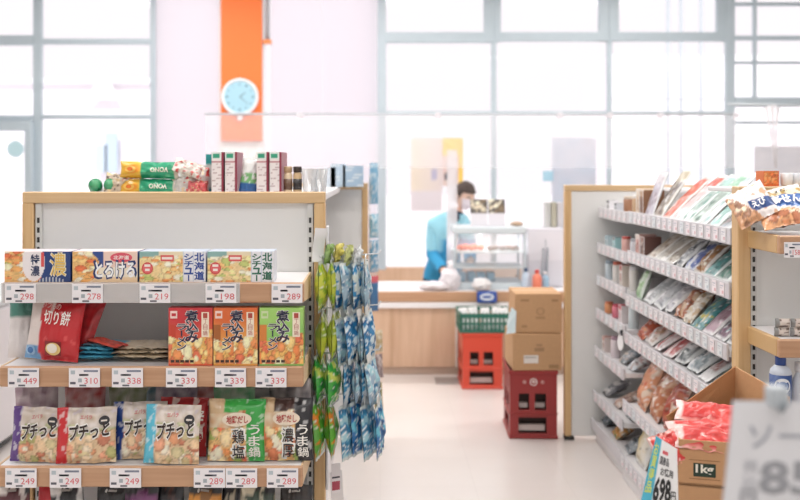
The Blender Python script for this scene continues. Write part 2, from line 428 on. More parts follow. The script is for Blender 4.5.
# posters on the glass
def poster(px0, px1, py0, py1, Y, pt, label, nu=16, nv=20):
    mb = MB(); x0, x1, z0, z1 = ax(px0, Y), ax(px1, Y), az(py1, Y), az(py0, Y)
    mb.grid(lambda u, v: ((u - .5) * (x1 - x0), 0, v * (z1 - z0)), pt, nu, nv, smooth=False)
    return mb.build('poster', 'poster', loc=((x0 + x1) / 2, Y, z0), label=label, cat='poster')
PY = WY - .03
def p_a(u, v):
    if v < .3: return C('dcd4da')
    if (u - .75) ** 2 + (v - .5) ** 2 * 2 < .01: return C('b4b0c8')
    return mix(C('e4d8c8'), C('ddd0d0'), u)
poster(411, 442, 138, 211, PY, p_a, 'faded beige poster on the window, left of the yellow one')
def p_b(u, v):
    if v > .62 or u > .8: return C('f0c65c')
    if (u - .2) ** 2 + (v - .2) ** 2 < .01: return C('4a4a58')
    return mix(C('e0cfca'), C('cfa8a0'), noise.noise(Vector((u * 5, v * 5, 1))) * .5 + .4)
poster(442.5, 463, 138, 186, PY - .02, p_b, 'white poster with a yellow border on the window')
def p_c(u, v):
    if .0 < u < .2 and .15 < v < .45: return C('9cc4dc')
    return mix(C('b9c6d8'), C('d0d0dc'), .5 + .5 * noise.noise(Vector((u * 3, v * 6, 2))))
poster(552, 596, 138, 250, PY, p_c, 'pale blue poster on the window above the right shelves')
sb = MB(); sb.box(-.05, .05, -.006, 0, -.05, .05, C('a9d0e4'), r=.003)
sb.build('window_notice', 'poster', loc=at(548, 176, PY - .01), label='small blue square notice at the edge of the pale blue poster', cat='notice')
poster(754, 806, 146, 192, PY, lambda u, v: mix(C('d9dae2'), C('e6e4ea'), .5 + .5 * noise.noise(Vector((u * 3, v * 6, 4)))), 'pale grey poster in the window at the far right')

# hanging vinyl screen over the counter
VY = 7.0
vs = empty('vinyl_screen', (ax(205, VY), VY, az(114, VY)), label='clear vinyl screen hanging from a thin rod above the counter', cat='screen')
wv = ax(736, VY) - ax(205, VY)
MB().tube([(0, 0, 0), (wv, 0, 0)], .008, 8, C('ccd3da')).build('rod', 'plastic', vs)
vm = MB(); vm.grid(lambda u, v: (u * wv, .012 * math.sin(u * 46) * (1 - v) + .012, -.40 * (1 - v)), lambda u, v: (1, 1, 1), 60, 4)
vm.build('sheet', 'vinyl', vs)
for k, px in enumerate((300, 438, 560, 610, 660, 736)):
    x = ax(px, VY) - ax(205, VY)
    MB().box(x - .02, x + .02, -.012, .012, -.03, .012, C('e8e6ec'), r=.003).build('clip', 'plastic', vs)
rt = MB(); Yt = 7.1
rt.tube([at(728, 104, Yt), at(820, 106, Yt)], .010, 8, C('ccd4da'))
for dx in (-5, 0, 5):
    rt.tube([at(772, 104, Yt), at(772 + dx * 1.2, 108, Yt - .01), at(773 + dx * .6, 128, Yt), at(776 + dx * .2, 168, Yt)], [.006, .014, .007, .004], 6, C('f0eef2'))
rt.build('ribbon_rod', 'plastic', label='thin rod with a white ribbon tied on it, before the far right window', cat='rod')

# ================================================================== COUNTER
CY = 6.93
ct = empty('service_counter', (0, CY, 0), label='low wood-fronted service counter across the back of the aisle', cat='counter')
zt = az(292, CY)
x0, x1 = ax(215, CY), ax(640, CY)
MB().box(x0, x1, .02, .62, .06, zt - .10).build('cabinet_front', 'counter', ct)
MB().box(x0, x1, 0, .64, zt - .075, zt, r=.006).build('worktop', 'rail', ct)
MB().box(x0, x1, .03, .64, zt, zt + .004, C('f2eff0')).build('work_surface', 'plastic', ct)
MB().box(x0, x1, -.004, .02, zt - .118, zt - .077, C('f4f2f3'), r=.003).build('edge_strip', 'plastic', ct)
MB().box(x0, x1, .05, .60, 0, .06, C('cbb5a4')).build('plinth', 'matte', ct)
for px in (392, 456.5):
    MB().box(ax(px, CY) - .006, ax(px, CY) + .006, .012, .02, .06, zt - .118, C('e9e2de') if px > 400 else C('c9a688')).build('joint_strip', 'plastic', ct)
dm = MB(); dm.box(-.12, .12, -.1, .1, 0, .006, C('9c9490'), r=.002)
dm.build('floor_vent', 'matte', loc=at(452, 383, 6.75) * 1.0, label='flat dark floor plate in front of the counter', cat='plate').location.z = 0

# hot food display case
DY = 7.05; zc = zt + .004
dc = empty('display_case', (ax(490, DY), DY, zc), label='silver glass food display case standing on the counter', cat='display case')
hw = (ax(525, DY) - ax(455, DY)) / 2; hh = az(227, DY) - zc
sil = C('cfdae0')
MB().box(-hw, hw, 0, .36, 0, .05, sil, r=.006).build('base', 'plastic', dc)
MB().box(-hw - .01, hw + .01, -.01, .37, hh - .05, hh, C('d6dfe4'), r=.008).build('top', 'plastic', dc)
for sx in (-1, 1):
    for y in (.008, .345):
        MB().box(sx * hw - .008, sx * hw + .008, y - .008, y + .008, .05, hh - .05, sil).build('corner_post', 'plastic', dc)
for z in (hh * .33, hh * .58):
    MB().box(-hw, hw, .01, .35, z, z + .012, C('dfe7ea')).build('shelf', 'plastic', dc)
MB().box(-hw, hw, .345, .355, .05, hh - .05).build('back_panel', 'acrylic', dc)
MB().box(-hw, hw, -.004, 0, .05, hh - .05).build('front_glass', 'acrylic', dc)
MB().box(-.06, -.05, .1, .34, hh * .6, hh - .06, C('eef0f2')).build('divider', 'plastic', dc)
for k in range(5):
    mb = MB(); rr = random.uniform(.026, .034)
    mb.lathe([(.002, 0), (rr, .008), (rr * 1.05, .024), (rr * .7, .04), (.003, .046)], 12, C(random.choice(['e0643c', 'd8532e', 'e87a50'])))
    mb.build('fried_snack', 'matte', loc=dc.location + Vector((-hw + .05 + k * .038, .10 + .05 * (k % 2), hh * .58 + .012)), label='reddish fried snack on the middle shelf of the glass case', cat='snack', group='red fried snacks in the display case')
for k in range(5):
    mb = MB(); rr = .032
    mb.lathe([(.002, 0), (rr, .006), (rr * 1.05, .018), (rr * .7, .032), (.003, .036)], 12, C(random.choice(['6b4632', '7c5238', '5b3d30'])))
    mb.build('brown_bun', 'matte', loc=dc.location + Vector((.02 + k * .045, .10 + .05 * (k % 2), hh * .58 + .012)), label='dark brown bun on the middle shelf of the glass case', cat='bun', group='brown buns in the display case')
for k in range(4):
    mb = MB(); mb.box(-.03, .03, -.05, .05, 0, .07, C('9cc4dc'), r=.008)
    mb.build('blue_food_box', 'print', loc=dc.location + Vector((-hw + .06 + k * .072, .12, .05)), label='pale blue box at the bottom of the glass display case', cat='box', group='pale blue boxes in the display case')
# two bun pictures on top of the case
for k, px in enumerate((480.5, 498.5)):
    mb = MB(); w = .128; h = .20
    fd = food(31 + k, ['3c4048', 'd8cdb8', 'efe6d0', '6a5a48'], 14, .12, .3)
    def pt(u, v, fd=fd):
        if v < .50: return C('e6e3ea')
        if u < .04 or u > .96: return C('30363e')
        return fd(u, (v - .5) * 2)
    mb.grid(lambda u, v: ((u - .5) * w, .03 * v, v * h), pt, 14, 20, smooth=False)
    mb.box(-w / 2, w / 2, .0, .06, -.002, .002, C('e6e3ea'))
    mb.build('menu_card', 'print', loc=(ax(px, DY), DY + .1, zc + hh + .002), label='menu card with a bun picture on the display case, ' + ('left one' if k == 0 else 'right one'), cat='card', group='menu cards on the display case')
# paper cups / white machine right of the case
mb = MB(); x0, x1 = ax(527, 7.2), ax(564, 7.2)
mb.box(0, x1 - x0, 0, .3, 0, az(228, 7.2) - zc, C('dcdae2'), r=.01)
mb.box(.008, x1 - x0 - .008, -.004, .002, .20, az(228, 7.2) - zc - .02, C('e6e3ea'))
mb.box((x1 - x0) / 2 - .003, (x1 - x0) / 2 + .003, -.006, 0, .05, .36, C('a7adb6'))
mb.tube([(.09, -.03, .0), (.11, -.03, .1), (.12, -.02, .3)], .005, 6, C('8f979f')); mb.tube([(.15, -.03, .0), (.145, -.03, .1), (.155, -.02, .3)], .005, 6, C('8f979f'))
mb.build('coffee_machine', 'plastic', loc=(x0, 7.2, zc), label='pale grey dispenser machine on the counter right of the display case', cat='machine')
for k, (px, c) in enumerate(((548, 'c9cac8'), (554, 'bdb9a8'), (560, 'd5d2d6'))):
    mb = MB(); mb.box(-.02, .02, 0, .1, 0, .19, C(c), r=.003)
    mb.build('folder', 'print', loc=(ax(px, 7.3), 7.3, az(228, 7.2) + .001), label=('light grey', 'khaki', 'white')[k] + ' folder standing on the pale grey dispenser machine', cat='folder', group='folders on the machine')
mb = MB(); mb.lathe([(.01, 0), (.045, .006), (.05, .02), (.03, .032), (.004, .036)], 12, C('c0a48c'))
mb.build('bread_roll', 'matte', loc=(ax(519, DY), DY + .12, zc + hh + .001), label='small tan roll on the right end of the display case top', cat='roll')
# small things on the counter right of the case
def bottle(name, loc, r, h, body, cap, label, cat='bottle', lab=None, group=None):
    e = empty(name, loc, label=label, cat=cat, group=group)
    mb = MB(); mb.lathe([(r * .85, 0), (r, .008), (r, h * .62), (r * .8, h * .72), (r * .38, h * .84), (r * .38, h * .88)], 18, body); mb.build('body', 'plastic', e)
    if lab:
        mb = MB(); mb.lathe([(r * 1.015, h * .2), (r * 1.015, h * .55)], 18, lab); mb.build('wrap', 'print', e)
    mb = MB(); mb.lathe([(r * .48, h * .86), (r * .48, h * .985), (r * .4, h)], 14, cap); mb.build('cap', 'plastic', e)
    return e
bottle('sauce_bottle', (ax(537, 7.0), 7.0, zc), .035, .15, C('f08a70'), C('e03c2c'), 'red capped orange sauce bottle on the counter right of the case')
bottle('soap_bottle', (ax(526, 7.02), 7.02, zc), .03, .16, C('c9d8ea'), C('39567e'), 'pale blue bottle with dark cap on the counter right of the case')
bottle('spray_bottle', (ax(545, 7.05), 7.05, zc), .03, .13, C('9fc0d8'), C('f0eef0'), 'pale blue bottle with a white cap beside the red capped one')
# white shopping bags on the counter
def lump(mb, rx, ry, rz, col, seed, n=20, amp=.25):
    def fn(u, v):
        a = 2 * math.pi * u; b = math.pi * (v - .5)
        d = Vector((math.cos(a) * math.cos(b), math.sin(a) * math.cos(b), math.sin(b)))
        k = 1 + amp * noise.noise(d * 2.2 + Vector((seed, 0, 0))) + amp * .5 * noise.noise(d * 5 + Vector((0, seed, 0)))
        return (d.x * rx * k, d.y * ry * k, max(-rz * .9, d.z * rz * k) + rz * .9)
    mb.grid(fn, lambda u, v: col, n * 2, n)
mb = MB(); lump(mb, .075, .06, .085, C('efeaf0'), 3); mb.tube([(0, 0, .14), (.01, 0, .19), (.0, .01, .215)], [.03, .018, .022], 8, C('f1edf2'))
mb.build('plastic_bag', 'film', loc=(ax(450, 6.98), 7.01, zc), label='tall white plastic bag standing on the counter left of the case', cat='bag')
mb = MB(); lump(mb, .12, .06, .035, C('efe8ec'), 9); mb.build('plastic_bag', 'film', loc=(ax(436, 6.98), 7.0, zc), label='flat crumpled white plastic bag on the counter before the person', cat='bag')
mb = MB(); lump(mb, .07, .05, .05, C('f2eff0'), 13); mb.build('plastic_bag', 'film', loc=(ax(482, 6.97), 6.98, zc), label='small white plastic bag in front of the display case', cat='bag')
# blue label sign on the counter edge
mb = MB(); w, h = .145, .085
mb.box(-w / 2, w / 2, 0, .012, 0, h, C('3f62b8'), r=.008); fn = lambda u, v, d=0: (u, -.001 - d, v)
mb.ell(0, h * .5, w * .36, h * .33, fn, C('dfe6f4')); mb.rect((-w * .2, h * .42, w * .2, h * .6), fn, C('3f62b8'), .001)
mb.build('counter_sign', 'print', loc=(ax(487, 6.9), 6.905, az(303, 6.9)), label='blue sign with a white oval on the counter edge', cat='sign')

# acrylic partition in front of the person
ac = empty('acrylic_partition', (ax(452, 7.35), 7.35, zc), label='narrow clear acrylic partition standing on the counter before the person', cat='partition')
MB().box(-.04, .04, 0, .008, .01, az(150, 7.35) - zc).build('sheet', 'frosted', ac)
MB().box(-.06, .06, -.05, .06, 0, .012, C('eef0f2')).build('foot', 'plastic', ac)

# ================================================================== CRATES AND CARTONS
def plate(mb, x0, x1, z0, z1, holes, y0, y1, col, mtx=None):
    xs = sorted({x0, x1, *[h[0] for h in holes], *[h[1] for h in holes]}); zs = sorted({z0, z1, *[h[2] for h in holes], *[h[3] for h in holes]})
    for i in range(len(xs) - 1):
        for j in range(len(zs) - 1):
            cx, cz = (xs[i] + xs[i + 1]) / 2, (zs[j] + zs[j + 1]) / 2
            if any(h[0] < cx < h[1] and h[2] < cz < h[3] for h in holes): continue
            mb.box(xs[i], xs[i + 1], y0, y1, zs[j], zs[j + 1], col, mtx=mtx)
def crate(loc, w, h, d, col, rz, label, emblem=False, inner='33201c'):
    e = empty('bottle_crate', loc, rz, label=label, cat='crate', group='plastic bottle crates')
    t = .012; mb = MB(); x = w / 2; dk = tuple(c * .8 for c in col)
    holes = [(-.31 * w, -.09 * w, .42 * h, .66 * h), (.03 * w, .27 * w, .42 * h, .66 * h), (-.32 * w, .28 * w, .08 * h, .32 * h)]
    plate(mb, -x, x, 0, h, holes, 0, t, col); plate(mb, -x, x, 0, h, holes, d - t, d, col)
    sh = [(-.32 * d, -.06 * d, .4 * h, .62 * h), (.06 * d, .32 * d, .4 * h, .62 * h), (-.28 * d, .28 * d, .1 * h, .28 * h)]
    for sx in (-1, 1):
        m = Matrix.Translation((sx * (x - t / 2), d / 2, 0)) @ Matrix.Rotation(R(90), 4, 'Z')
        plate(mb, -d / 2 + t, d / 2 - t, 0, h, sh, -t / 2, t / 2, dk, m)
    mb.box(-x - .006, x + .006, -.006, d + .006, .355 * h, .375 * h, col, r=.003)
    mb.box(-x - .006, x + .006, -.006, d + .006, h - .022, h, col, r=.004)
    mb.box(-x - .006, x + .006, -.006, d + .006, 0, .018, col, r=.004)
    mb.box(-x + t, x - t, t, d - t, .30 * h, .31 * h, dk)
    mb.build('shell', 'plastic', e)
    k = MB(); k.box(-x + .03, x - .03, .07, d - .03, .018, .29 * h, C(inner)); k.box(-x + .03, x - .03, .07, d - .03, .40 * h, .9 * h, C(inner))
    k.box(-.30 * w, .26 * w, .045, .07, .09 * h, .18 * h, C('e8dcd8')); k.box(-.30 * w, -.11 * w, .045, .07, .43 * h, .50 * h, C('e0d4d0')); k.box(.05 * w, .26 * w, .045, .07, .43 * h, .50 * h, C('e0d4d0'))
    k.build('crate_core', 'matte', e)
    if emblem:
        q = MB(); f2 = lambda u, v, dd=0: (u, -.0012 - dd, v); zz = .83 * h
        q.ell(0, zz, .021, .021, f2, C('e9dcd8')); q.ell(0, zz, .015, .015, f2, col, .0006); q.ell(0, zz + .002, .008, .008, f2, C('e9dcd8'), .0012)
        for sx in (-1, 1): q.ell(sx * .05, zz, .009, .009, f2, C('d9b8b0')); q.ell(sx * .05, zz, .005, .005, f2, col, .0006)
        q.build('emblem', 'print', e)
    return e
Yc = 6.5
crate((ax(482.5, Yc), Yc, 0), .272, .385, .36, C('d8503c'), 0, 'orange-red plastic bottle crate on the floor against the counter')
Yd = 5.3
crate((ax(533.5, Yd), Yd, 0), .262, .382, .36, C('9c3434'), R(-2), 'maroon plastic bottle crate with a white emblem under two cartons', True)
# green basket on the orange crate
gb = empty('shopping_basket', (ax(487, Yc), Yc + .0, .386), label='dark green plastic basket holding packets on the orange-red crate', cat='basket')
mb = MB(); w = .36; d = .34; h = .135; g = C('2f6e5e')
for i in range(13):
    x = -w / 2 + .006 + i * (w - .012) / 12
    mb.box(x - .006, x + .006, 0, .006, 0, h, g); mb.box(x - .006, x + .006, d - .006, d, 0, h, g)
for i in range(11):
    y = .006 + i * (d - .012) / 10
    for sx in (-1, 1): mb.box(sx * w / 2 - .004, sx * w / 2 + .004, y - .005, y + .005, 0, h, g)
for z in (0, .055, h - .035): 
    t2 = .03 if z > .08 else .014
    mb.box(-w / 2 - .006, w / 2 + .006, -.006, .004, z, z + t2, g); mb.box(-w / 2 - .006, w / 2 + .006, d - .004, d + .006, z, z + t2, g)
    for sx in (-1, 1): mb.box(sx * w / 2 - .007, sx * w / 2 + .007, 0, d, z, z + t2, g)
mb.box(-w / 2, w / 2, 0, d, 0, .006, tuple(c * .7 for c in g)); mb.build('body', 'plastic', gb)
for k in range(5):
    mb = MB(); pouch(mb, .064, .15, .025, print_lines(C('f3f1f1'), C('cfd2d8'), 60 + k), seed=60 + k, nu=10, nv=12)
    mb.build('white_packet', 'film', loc=(ax(487, Yc) - .14 + k * .07, Yc + .08 + .03 * (k % 2), .396), rot=(R(-12), R(random.uniform(-8, 8)), 0), label='white packet standing in the dark green basket', cat='packet', group='white packets in the green basket')

def closed_carton(loc, w, h, d, rz, label, deco=None, col='c39a72'):
    c = C(col); mb = MB(); x = w / 2
    mb.box(-x, x, 0, d, 0, h, c, r=.004)
    mb.box(-x - .0008, x + .0008, -.0008, d * .5, h * .985 - .02, h + .0012, C('b98f66')) if False else None
    mb.rect((-x + .004, 0, x - .004, 1), lambda u, v, e=0: (u, d * .5 + (v - .5) * .05, h + .0008), C('cfae8c'))
    fn = lambda u, v, e=0: (u * w, -.0009 - e, v * h)
    if deco: deco(mb, fn)
    return mb.build('carton', 'cardboard', loc=loc, rot=(0, 0, rz), label=label, cat='carton', group='brown cardboard cartons')
def deco1(mb, fn):
    mb.rect((-.28, .2, .02, .42), fn, C('e4ddd6')); mb.rect((-.26, .34, -.02, .38), fn, C('b9b0a8'), .0006)
    mb.rect((.24, .06, .44, .16), fn, C('a4805c')); mb.rect((-.06, .52, .14, .62), fn, C('a78462')); mb.rect((-.02, .66, .1, .72), fn, C('a78462'))
def deco2(mb, fn):
    mb.ell(.04, .55, .09, .1, fn, C('ad8862')); mb.ell(.04, .55, .06, .07, fn, C('c39a72'), .0006); mb.rect((-.06, .36, .14, .42), fn, C('ad8862'))
    mb.rect((-.38, .8, -.2, .86), fn, C('a9835e')); mb.rect((.28, .8, .42, .86), fn, C('a9835e')); mb.rect((-.36, .14, -.24, .2), fn, C('a9835e'))
z1 = .383
closed_carton((ax(537, Yd), Yd - .01, z1), .272, .205, .30, R(1), 'brown carton with a white shipping slip, lower of two on the maroon crate', deco1)
closed_carton((ax(538.5, Yd), Yd, z1 + .207), .262, .22, .30, R(-1), 'brown carton stacked topmost above the maroon crate', deco2)
mb = MB(); mb.add([(0, 0, 0), (.05, -.02, .01), (.055, -.02, .13), (.03, 0, .15)], [(0, 1, 2, 3)], C('d8eaf0'))
mb.add([(0, 0, .03), (.055, -.02, .13), (.02, .01, .12)], [(0, 1, 2)], C('e6f2f6'))
mb.build('paper_slip', 'print', loc=at(506, 334, 5.29), label='pale blue paper slip sticking out left of the upper stacked carton', cat='slip')

# ================================================================== PERSON
def skinned(joints, bones, sub=2):
    bm = bmesh.new(); sl = bm.verts.layers.skin.verify(); vs = {}
    for k, (p, r) in joints.items():
        v = bm.verts.new(p); v[sl].radius = (r, r) if not isinstance(r, tuple) else r; vs[k] = v
    for a, b in bones: bm.edges.new((vs[a], vs[b]))
    list(vs.values())[0][sl].use_root = True
    me = bpy.data.meshes.new('tmp'); bm.to_mesh(me); bm.free()
    o = bpy.data.objects.new('tmp', me); COL.objects.link(o)
    m = o.modifiers.new('s', 'SKIN'); m.use_smooth_shade = True
    q = o.modifiers.new('d', 'SUBSURF'); q.levels = sub; q.render_levels = sub
    dg = bpy.context.evaluated_depsgraph_get(); e = o.evaluated_get(dg); t = e.to_mesh()
    out = ([v.co.copy() for v in t.vertices], [tuple(p.vertices) for p in t.polygons]); e.to_mesh_clear()
    bpy.data.objects.remove(o); bpy.data.meshes.remove(me)
    return out
PX, PYY = ax(443, 7.95), 7.95
def pv(px, py, dy=0): return at(px, py, 7.95 + dy) - Vector((PX, PYY, 0))
person = empty('person', (PX, PYY, 0), label='person in a light blue uniform and white face mask behind the counter', cat='person')
SK = C('e9c6b4')
J = {
 'pel': (pv(444, 271), (.125, .095)), 'wa': (pv(445, 256, -.02), (.115, .085)), 'ch': (pv(447, 238, -.06), (.13, .095)), 'up': (pv(450, 225, -.09), (.115, .08)),
 'ne': (pv(456, 214, -.12), .05), 'hd': (pv(460, 207, -.135), .045),
 'ls': (pv(434, 226, -.06), .058), 'le': (pv(433, 256, -.09), .045), 'lw': (pv(443, 270, -.30), .032), 'lh': (pv(445, 272, -.37), .026),
 'rs': (pv(463, 222, -.10), .056), 're': (pv(470, 247, -.2), .044), 'rw': (pv(470, 266, -.34), .03), 'rh': (pv(470, 270, -.40), .026),
 'lhip': (Vector((-.09, .02, .60)), .088), 'lk': (Vector((-.10, -.04, .36)), .062), 'la': (Vector((-.10, .02, .08)), .042), 'lf': (Vector((-.11, -.13, .035)), .036),
 'rhip': (Vector((.09, .02, .60)), .088), 'rk': (Vector((.10, -.04, .36)), .062), 'ra': (Vector((.10, .02, .08)), .042), 'rf': (Vector((.11, -.13, .035)), .036)}
Bn = [('pel', 'wa'), ('wa', 'ch'), ('ch', 'up'), ('up', 'ne'), ('ne', 'hd'), ('up', 'ls'), ('ls', 'le'), ('le', 'lw'), ('lw', 'lh'), ('up', 'rs'), ('rs', 're'), ('re', 'rw'), ('rw', 'rh'),
      ('pel', 'lhip'), ('lhip', 'lk'), ('lk', 'la'), ('la', 'lf'), ('pel', 'rhip'), ('rhip', 'rk'), ('rk', 'ra'), ('ra', 'rf')]
bv, bf = skinned(J, Bn)
# head: shaped ellipsoid with brow, nose, chin, turned to the right
hc = pv(464.5, 196, -.15); hrot = Matrix.Translation(hc) @ Matrix.Rotation(R(38), 4, 'Z') @ Matrix.Rotation(R(14), 4, 'X')
def head_pt(u, v):
    a = 2 * math.pi * u; b = math.pi * (v - .5); d = Vector((math.sin(a) * math.cos(b), -math.cos(a) * math.cos(b), math.sin(b)))
    x, y, z = d.x * .072, d.y * .092, d.z * .112
    if z < 0: x *= 1 - .35 * (-z / .112) ** 1.5; y *= 1 - .12 * (-z / .112)
    fr_ = max(0, -d.y)
    if fr_ > .5:
        nz = math.exp(-((d.x) / .16) ** 2 - ((z + .012) / .022) ** 2) * .022; ey = sum(math.exp(-((x - sx * .03) / .014) ** 2 - ((z - .012) / .011) ** 2) for sx in (-1, 1)) * .008
        lip = math.exp(-(d.x / .3) ** 2 - ((z + .052) / .008) ** 2) * .005
        y -= nz - ey + lip
    return hrot @ Vector((x, y, z))
hb = MB(); hb.add(bv, bf, SK, 0, True)
hb.grid(head_pt, lambda u, v: C('2a2220') if (abs(((u + .5) % 1) - .5 - 0) > .04 and abs(((u + .5) % 1) - .5) < .085 and .52 < v < .55) else (C('b8705f') if abs(((u + .5) % 1) - .5) < .055 and .335 < v < .355 else SK), 48, 40)
for sx in (-1, 1):   # ears, and fingers on each hand
    hb.lathe([(.004, -.006), (.02, -.004), (.024, .002), (.016, .008), (.004, .006)], 12, SK, mtx=hrot @ Matrix.Translation((sx * .074, .01, -.005)) @ Matrix.Rotation(R(90 * sx), 4, 'Y') @ Matrix.Scale(1.5, 4, (1, 0, 0)))
for hk, sx in (('lh', -1), ('rh', 1)):
    p = J[hk][0]
    for i in range(4):
        ox = (i - 1.5) * .017; ln = (.055, .066, .062, .048)[i]
        hb.tube([p + Vector((ox * .7, .005, 0)), p + Vector((ox, -.03, -.002)), p + Vector((ox, -.03 - ln * .5, -.012)), p + Vector((ox, -.03 - ln * .8, -.034))], [.01, .0095, .0085, .006], 8, SK)
    hb.tube([p + Vector((-sx * .02, .02, 0)), p + Vector((-sx * .042, -.005, -.006)), p + Vector((-sx * .046, -.035, -.016))], [.011, .0095, .007], 8, SK)
hb.build('body', 'skin', person)
# hair cap
hr = MB()
def hair_pt(u, v):
    p = head_pt(u, .40 + .6 * v) if True else None
    c = hrot @ Vector((0, .006, .01)); d = (p - c)
    return c + d * (1.13 + .05 * noise.noise(p * 60))
def hair_ok(u): return abs(((u + .5) % 1) - .5) 
def hair_fn(u, v):
    f = hair_ok(u); lo = .62 if f < .17 else (.62 - (f - .17) * 2.6 if f < .27 else .36)
    p = head_pt(u, lo + (1 - lo) * v); c = hrot @ Vector((0, .006, .01)); return c + (p - c) * (1.14 + .06 * noise.noise(p * 50))
hr.grid(hair_fn, lambda u, v: mix(C('3a3230'), C('5a4c46'), .5 + .5 * noise.noise(Vector((u * 40, v * 3, 0)))), 48, 14)
hr.build('hair', 'cloth', person)
mk = MB()
def mask_fn(u, v):
    uu = -.17 + .34 * u; p = head_pt(uu % 1, .17 + .31 * v); c = hrot @ Vector((0, 0, -.04)); return c + (p - c) * (1.10 + .05 * math.sin(math.pi * u))
mk.grid(mask_fn, lambda u, v: C('f3e8ee') if (v * 6) % 1 > .15 else C('e4d8e0'), 20, 14); 
mk.build('face_mask', 'cloth', person)
# tunic: shell over torso and upper arms
def shell(sel, grow, paint, name):
    import collections
    nrm = [Vector() for _ in bv]
    for f in bf:
        a, b, c = bv[f[0]], bv[f[1]], bv[f[2]]; n = (b - a).cross(c - a)
        for i in f: nrm[i] += n
    mb = MB(); keep = [f for f in bf if all(sel(bv[i]) for i in f)]
    idx = {}; vs = []; cc = []
    for f in keep:
        for i in f:
            if i not in idx:
                idx[i] = len(vs); p = bv[i] + nrm[i].normalized() * (grow + .004 * noise.noise(bv[i] * 30)); vs.append(p); cc.append(paint(p))
    mb.add(vs, [tuple(idx[i] for i in f) for f in keep], cc, 0, True)
    return mb.build(name, 'cloth', person)
neckz = J['ne'][0].z
def tunic_ok(p): return p.z > .56 and p.z < neckz + .01 and not (p.y < -.33)
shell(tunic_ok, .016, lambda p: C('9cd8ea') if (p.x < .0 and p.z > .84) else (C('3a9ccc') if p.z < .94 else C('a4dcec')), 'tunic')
shell(lambda p: p.z <= .60 and p.z > .07, .014, lambda p: C('2f3a52'), 'trousers')
shell(lambda p: p.z <= .10, .010, lambda p: C('e8e6e8'), 'shoes')
cl = MB(); cl.lathe([(.062, -.07), (.07, -.03), (.056, .02), (.05, .03)], 18, C('27384e'), mtx=Matrix.Translation(J['ne'][0]) @ Matrix.Rotation(R(22), 4, 'Y'))
cl.build('collar', 'cloth', person)

# ================================================================== LEFT GONDOLA, NEAR END CAP
YP = 3.2; SP = F / YP
XL, XR = ax(22, YP), ax(325, YP); ZT = az(192, YP)
g1 = empty('end_shelf_unit', ((XL + XR) / 2, YP, 0), label='wood framed end shelf unit stocked with stew boxes and noodle bags, at left', cat='shelf unit')
ox = (XL + XR) / 2; hw = (XR - XL) / 2; pw = .037
for sx in (-1, 1):
    p = MB().box(sx * (hw - pw / 2) - pw / 2, sx * (hw - pw / 2) + pw / 2, 0, .06, 0, ZT - .038, r=.003).build('post', 'woodv', g1)
    q = MB(); xx = sx * (hw - pw - .014)
    q.box(xx - .010, xx + .010, .012, .03, .05, ZT - .04, C('dcdcda'))
    for k in range(38):
        z = .1 + k * .033
        if z < ZT - .06: q.box(xx - .004, xx + .004, .010, .0125, z, z + .018, C('2c2a2a'))
    q.build('slotted_upright', 'matte', p)
MB().box(-hw, hw, 0, .06, ZT - .038, ZT, r=.003).build('top_rail', 'woodh', g1)
MB().box(-hw + pw, hw - pw, .03, .04, .1, ZT - .038).build('back_panel', 'panel', g1)
MB().box(-hw + pw, hw - pw, -.36, .03, 0, .14, r=.004).build('plinth', 'shelfwhite', g1)
XS0, XS1 = -1.159, -.233
TIERS = [(az(283, 2.91), 2.91), (az(367, 2.89), 2.89), (az(467, 2.86), 2.86), (.17, 2.80)]
for i, (z, y) in enumerate(TIERS):
    w0, w1 = XS0 - ox, XS1 - ox
    s = MB().box(w0 + .007, w1 - .007, y - YP + .016, .03, z - .03, z, r=.002).build('shelf', 'shelfwhite', g1)
    MB().box(w0, w1, y - YP, y - YP + .016, z - .061, z + .001, r=.004).build('wood_edge', 'rail', s)
    for sx, x in ((-1, w0), (1, w1)):
        b = MB(); x2 = x - sx * .006; pr = [(y - YP + .017, z - .058), (y - YP + .017, z + .001), (.028, z + .001), (.028, z - .085)]
        b.add([(x, p, q) for p, q in pr] + [(x2, p, q) for p, q in pr], [(0, 1, 2, 3), (7, 6, 5, 4), (0, 4, 5, 1), (1, 5, 6, 2), (2, 6, 7, 3), (3, 7, 4, 0)], C('e4c6a2'))
        b.build('bracket', 'matte', s)
    if i == 0:
        MB().box(w0 + .0, ax(240, y) - ox, y - YP - .004, y - YP - .001, z - .060, z + .002).build('clear_cover', 'clearcup', s)

# price tags
def price_tag(loc, digits, w=.094, h=.058, seed=0):
    mb = MB(); fn = lambda u, v, d=0: (u * w, -.0012 - d, v * h)
    mb.box(-w / 2, w / 2, -.001, .001, 0, h, C('f3f0f4'))
    g = C('7d8496'); mb.rect((-.02, .80, .44, .90), fn, g, .0003)
    rnd = random.Random(seed); x = -.46
    mb.rect((-.44, .68, -.30, .88), fn, C('b9c4cc'), .0003)
    for k in range(3): a = rnd.uniform(-.22, -.1); mb.rect((a, .60, a + rnd.uniform(.15, .35), .69), fn, C('6a6a78'), .0003)
    mb.rect((-.46, .16, -.28, .28), fn, C('5a5a66'), .0003); mb.rect((-.20, .26, -.08, .46), fn, C('aab2ba'), .0003); mb.rect((-.16, .05, .06, .14), fn, C('6a6a72'), .0003)
    mb.text(digits, (0, .18, .44, .50), fn, C('dc6a72'), .0, d=.0005)
    return mb.build('price_tag', 'print', loc=loc, label='x', cat='price tag', group='price tags on the left end shelves')
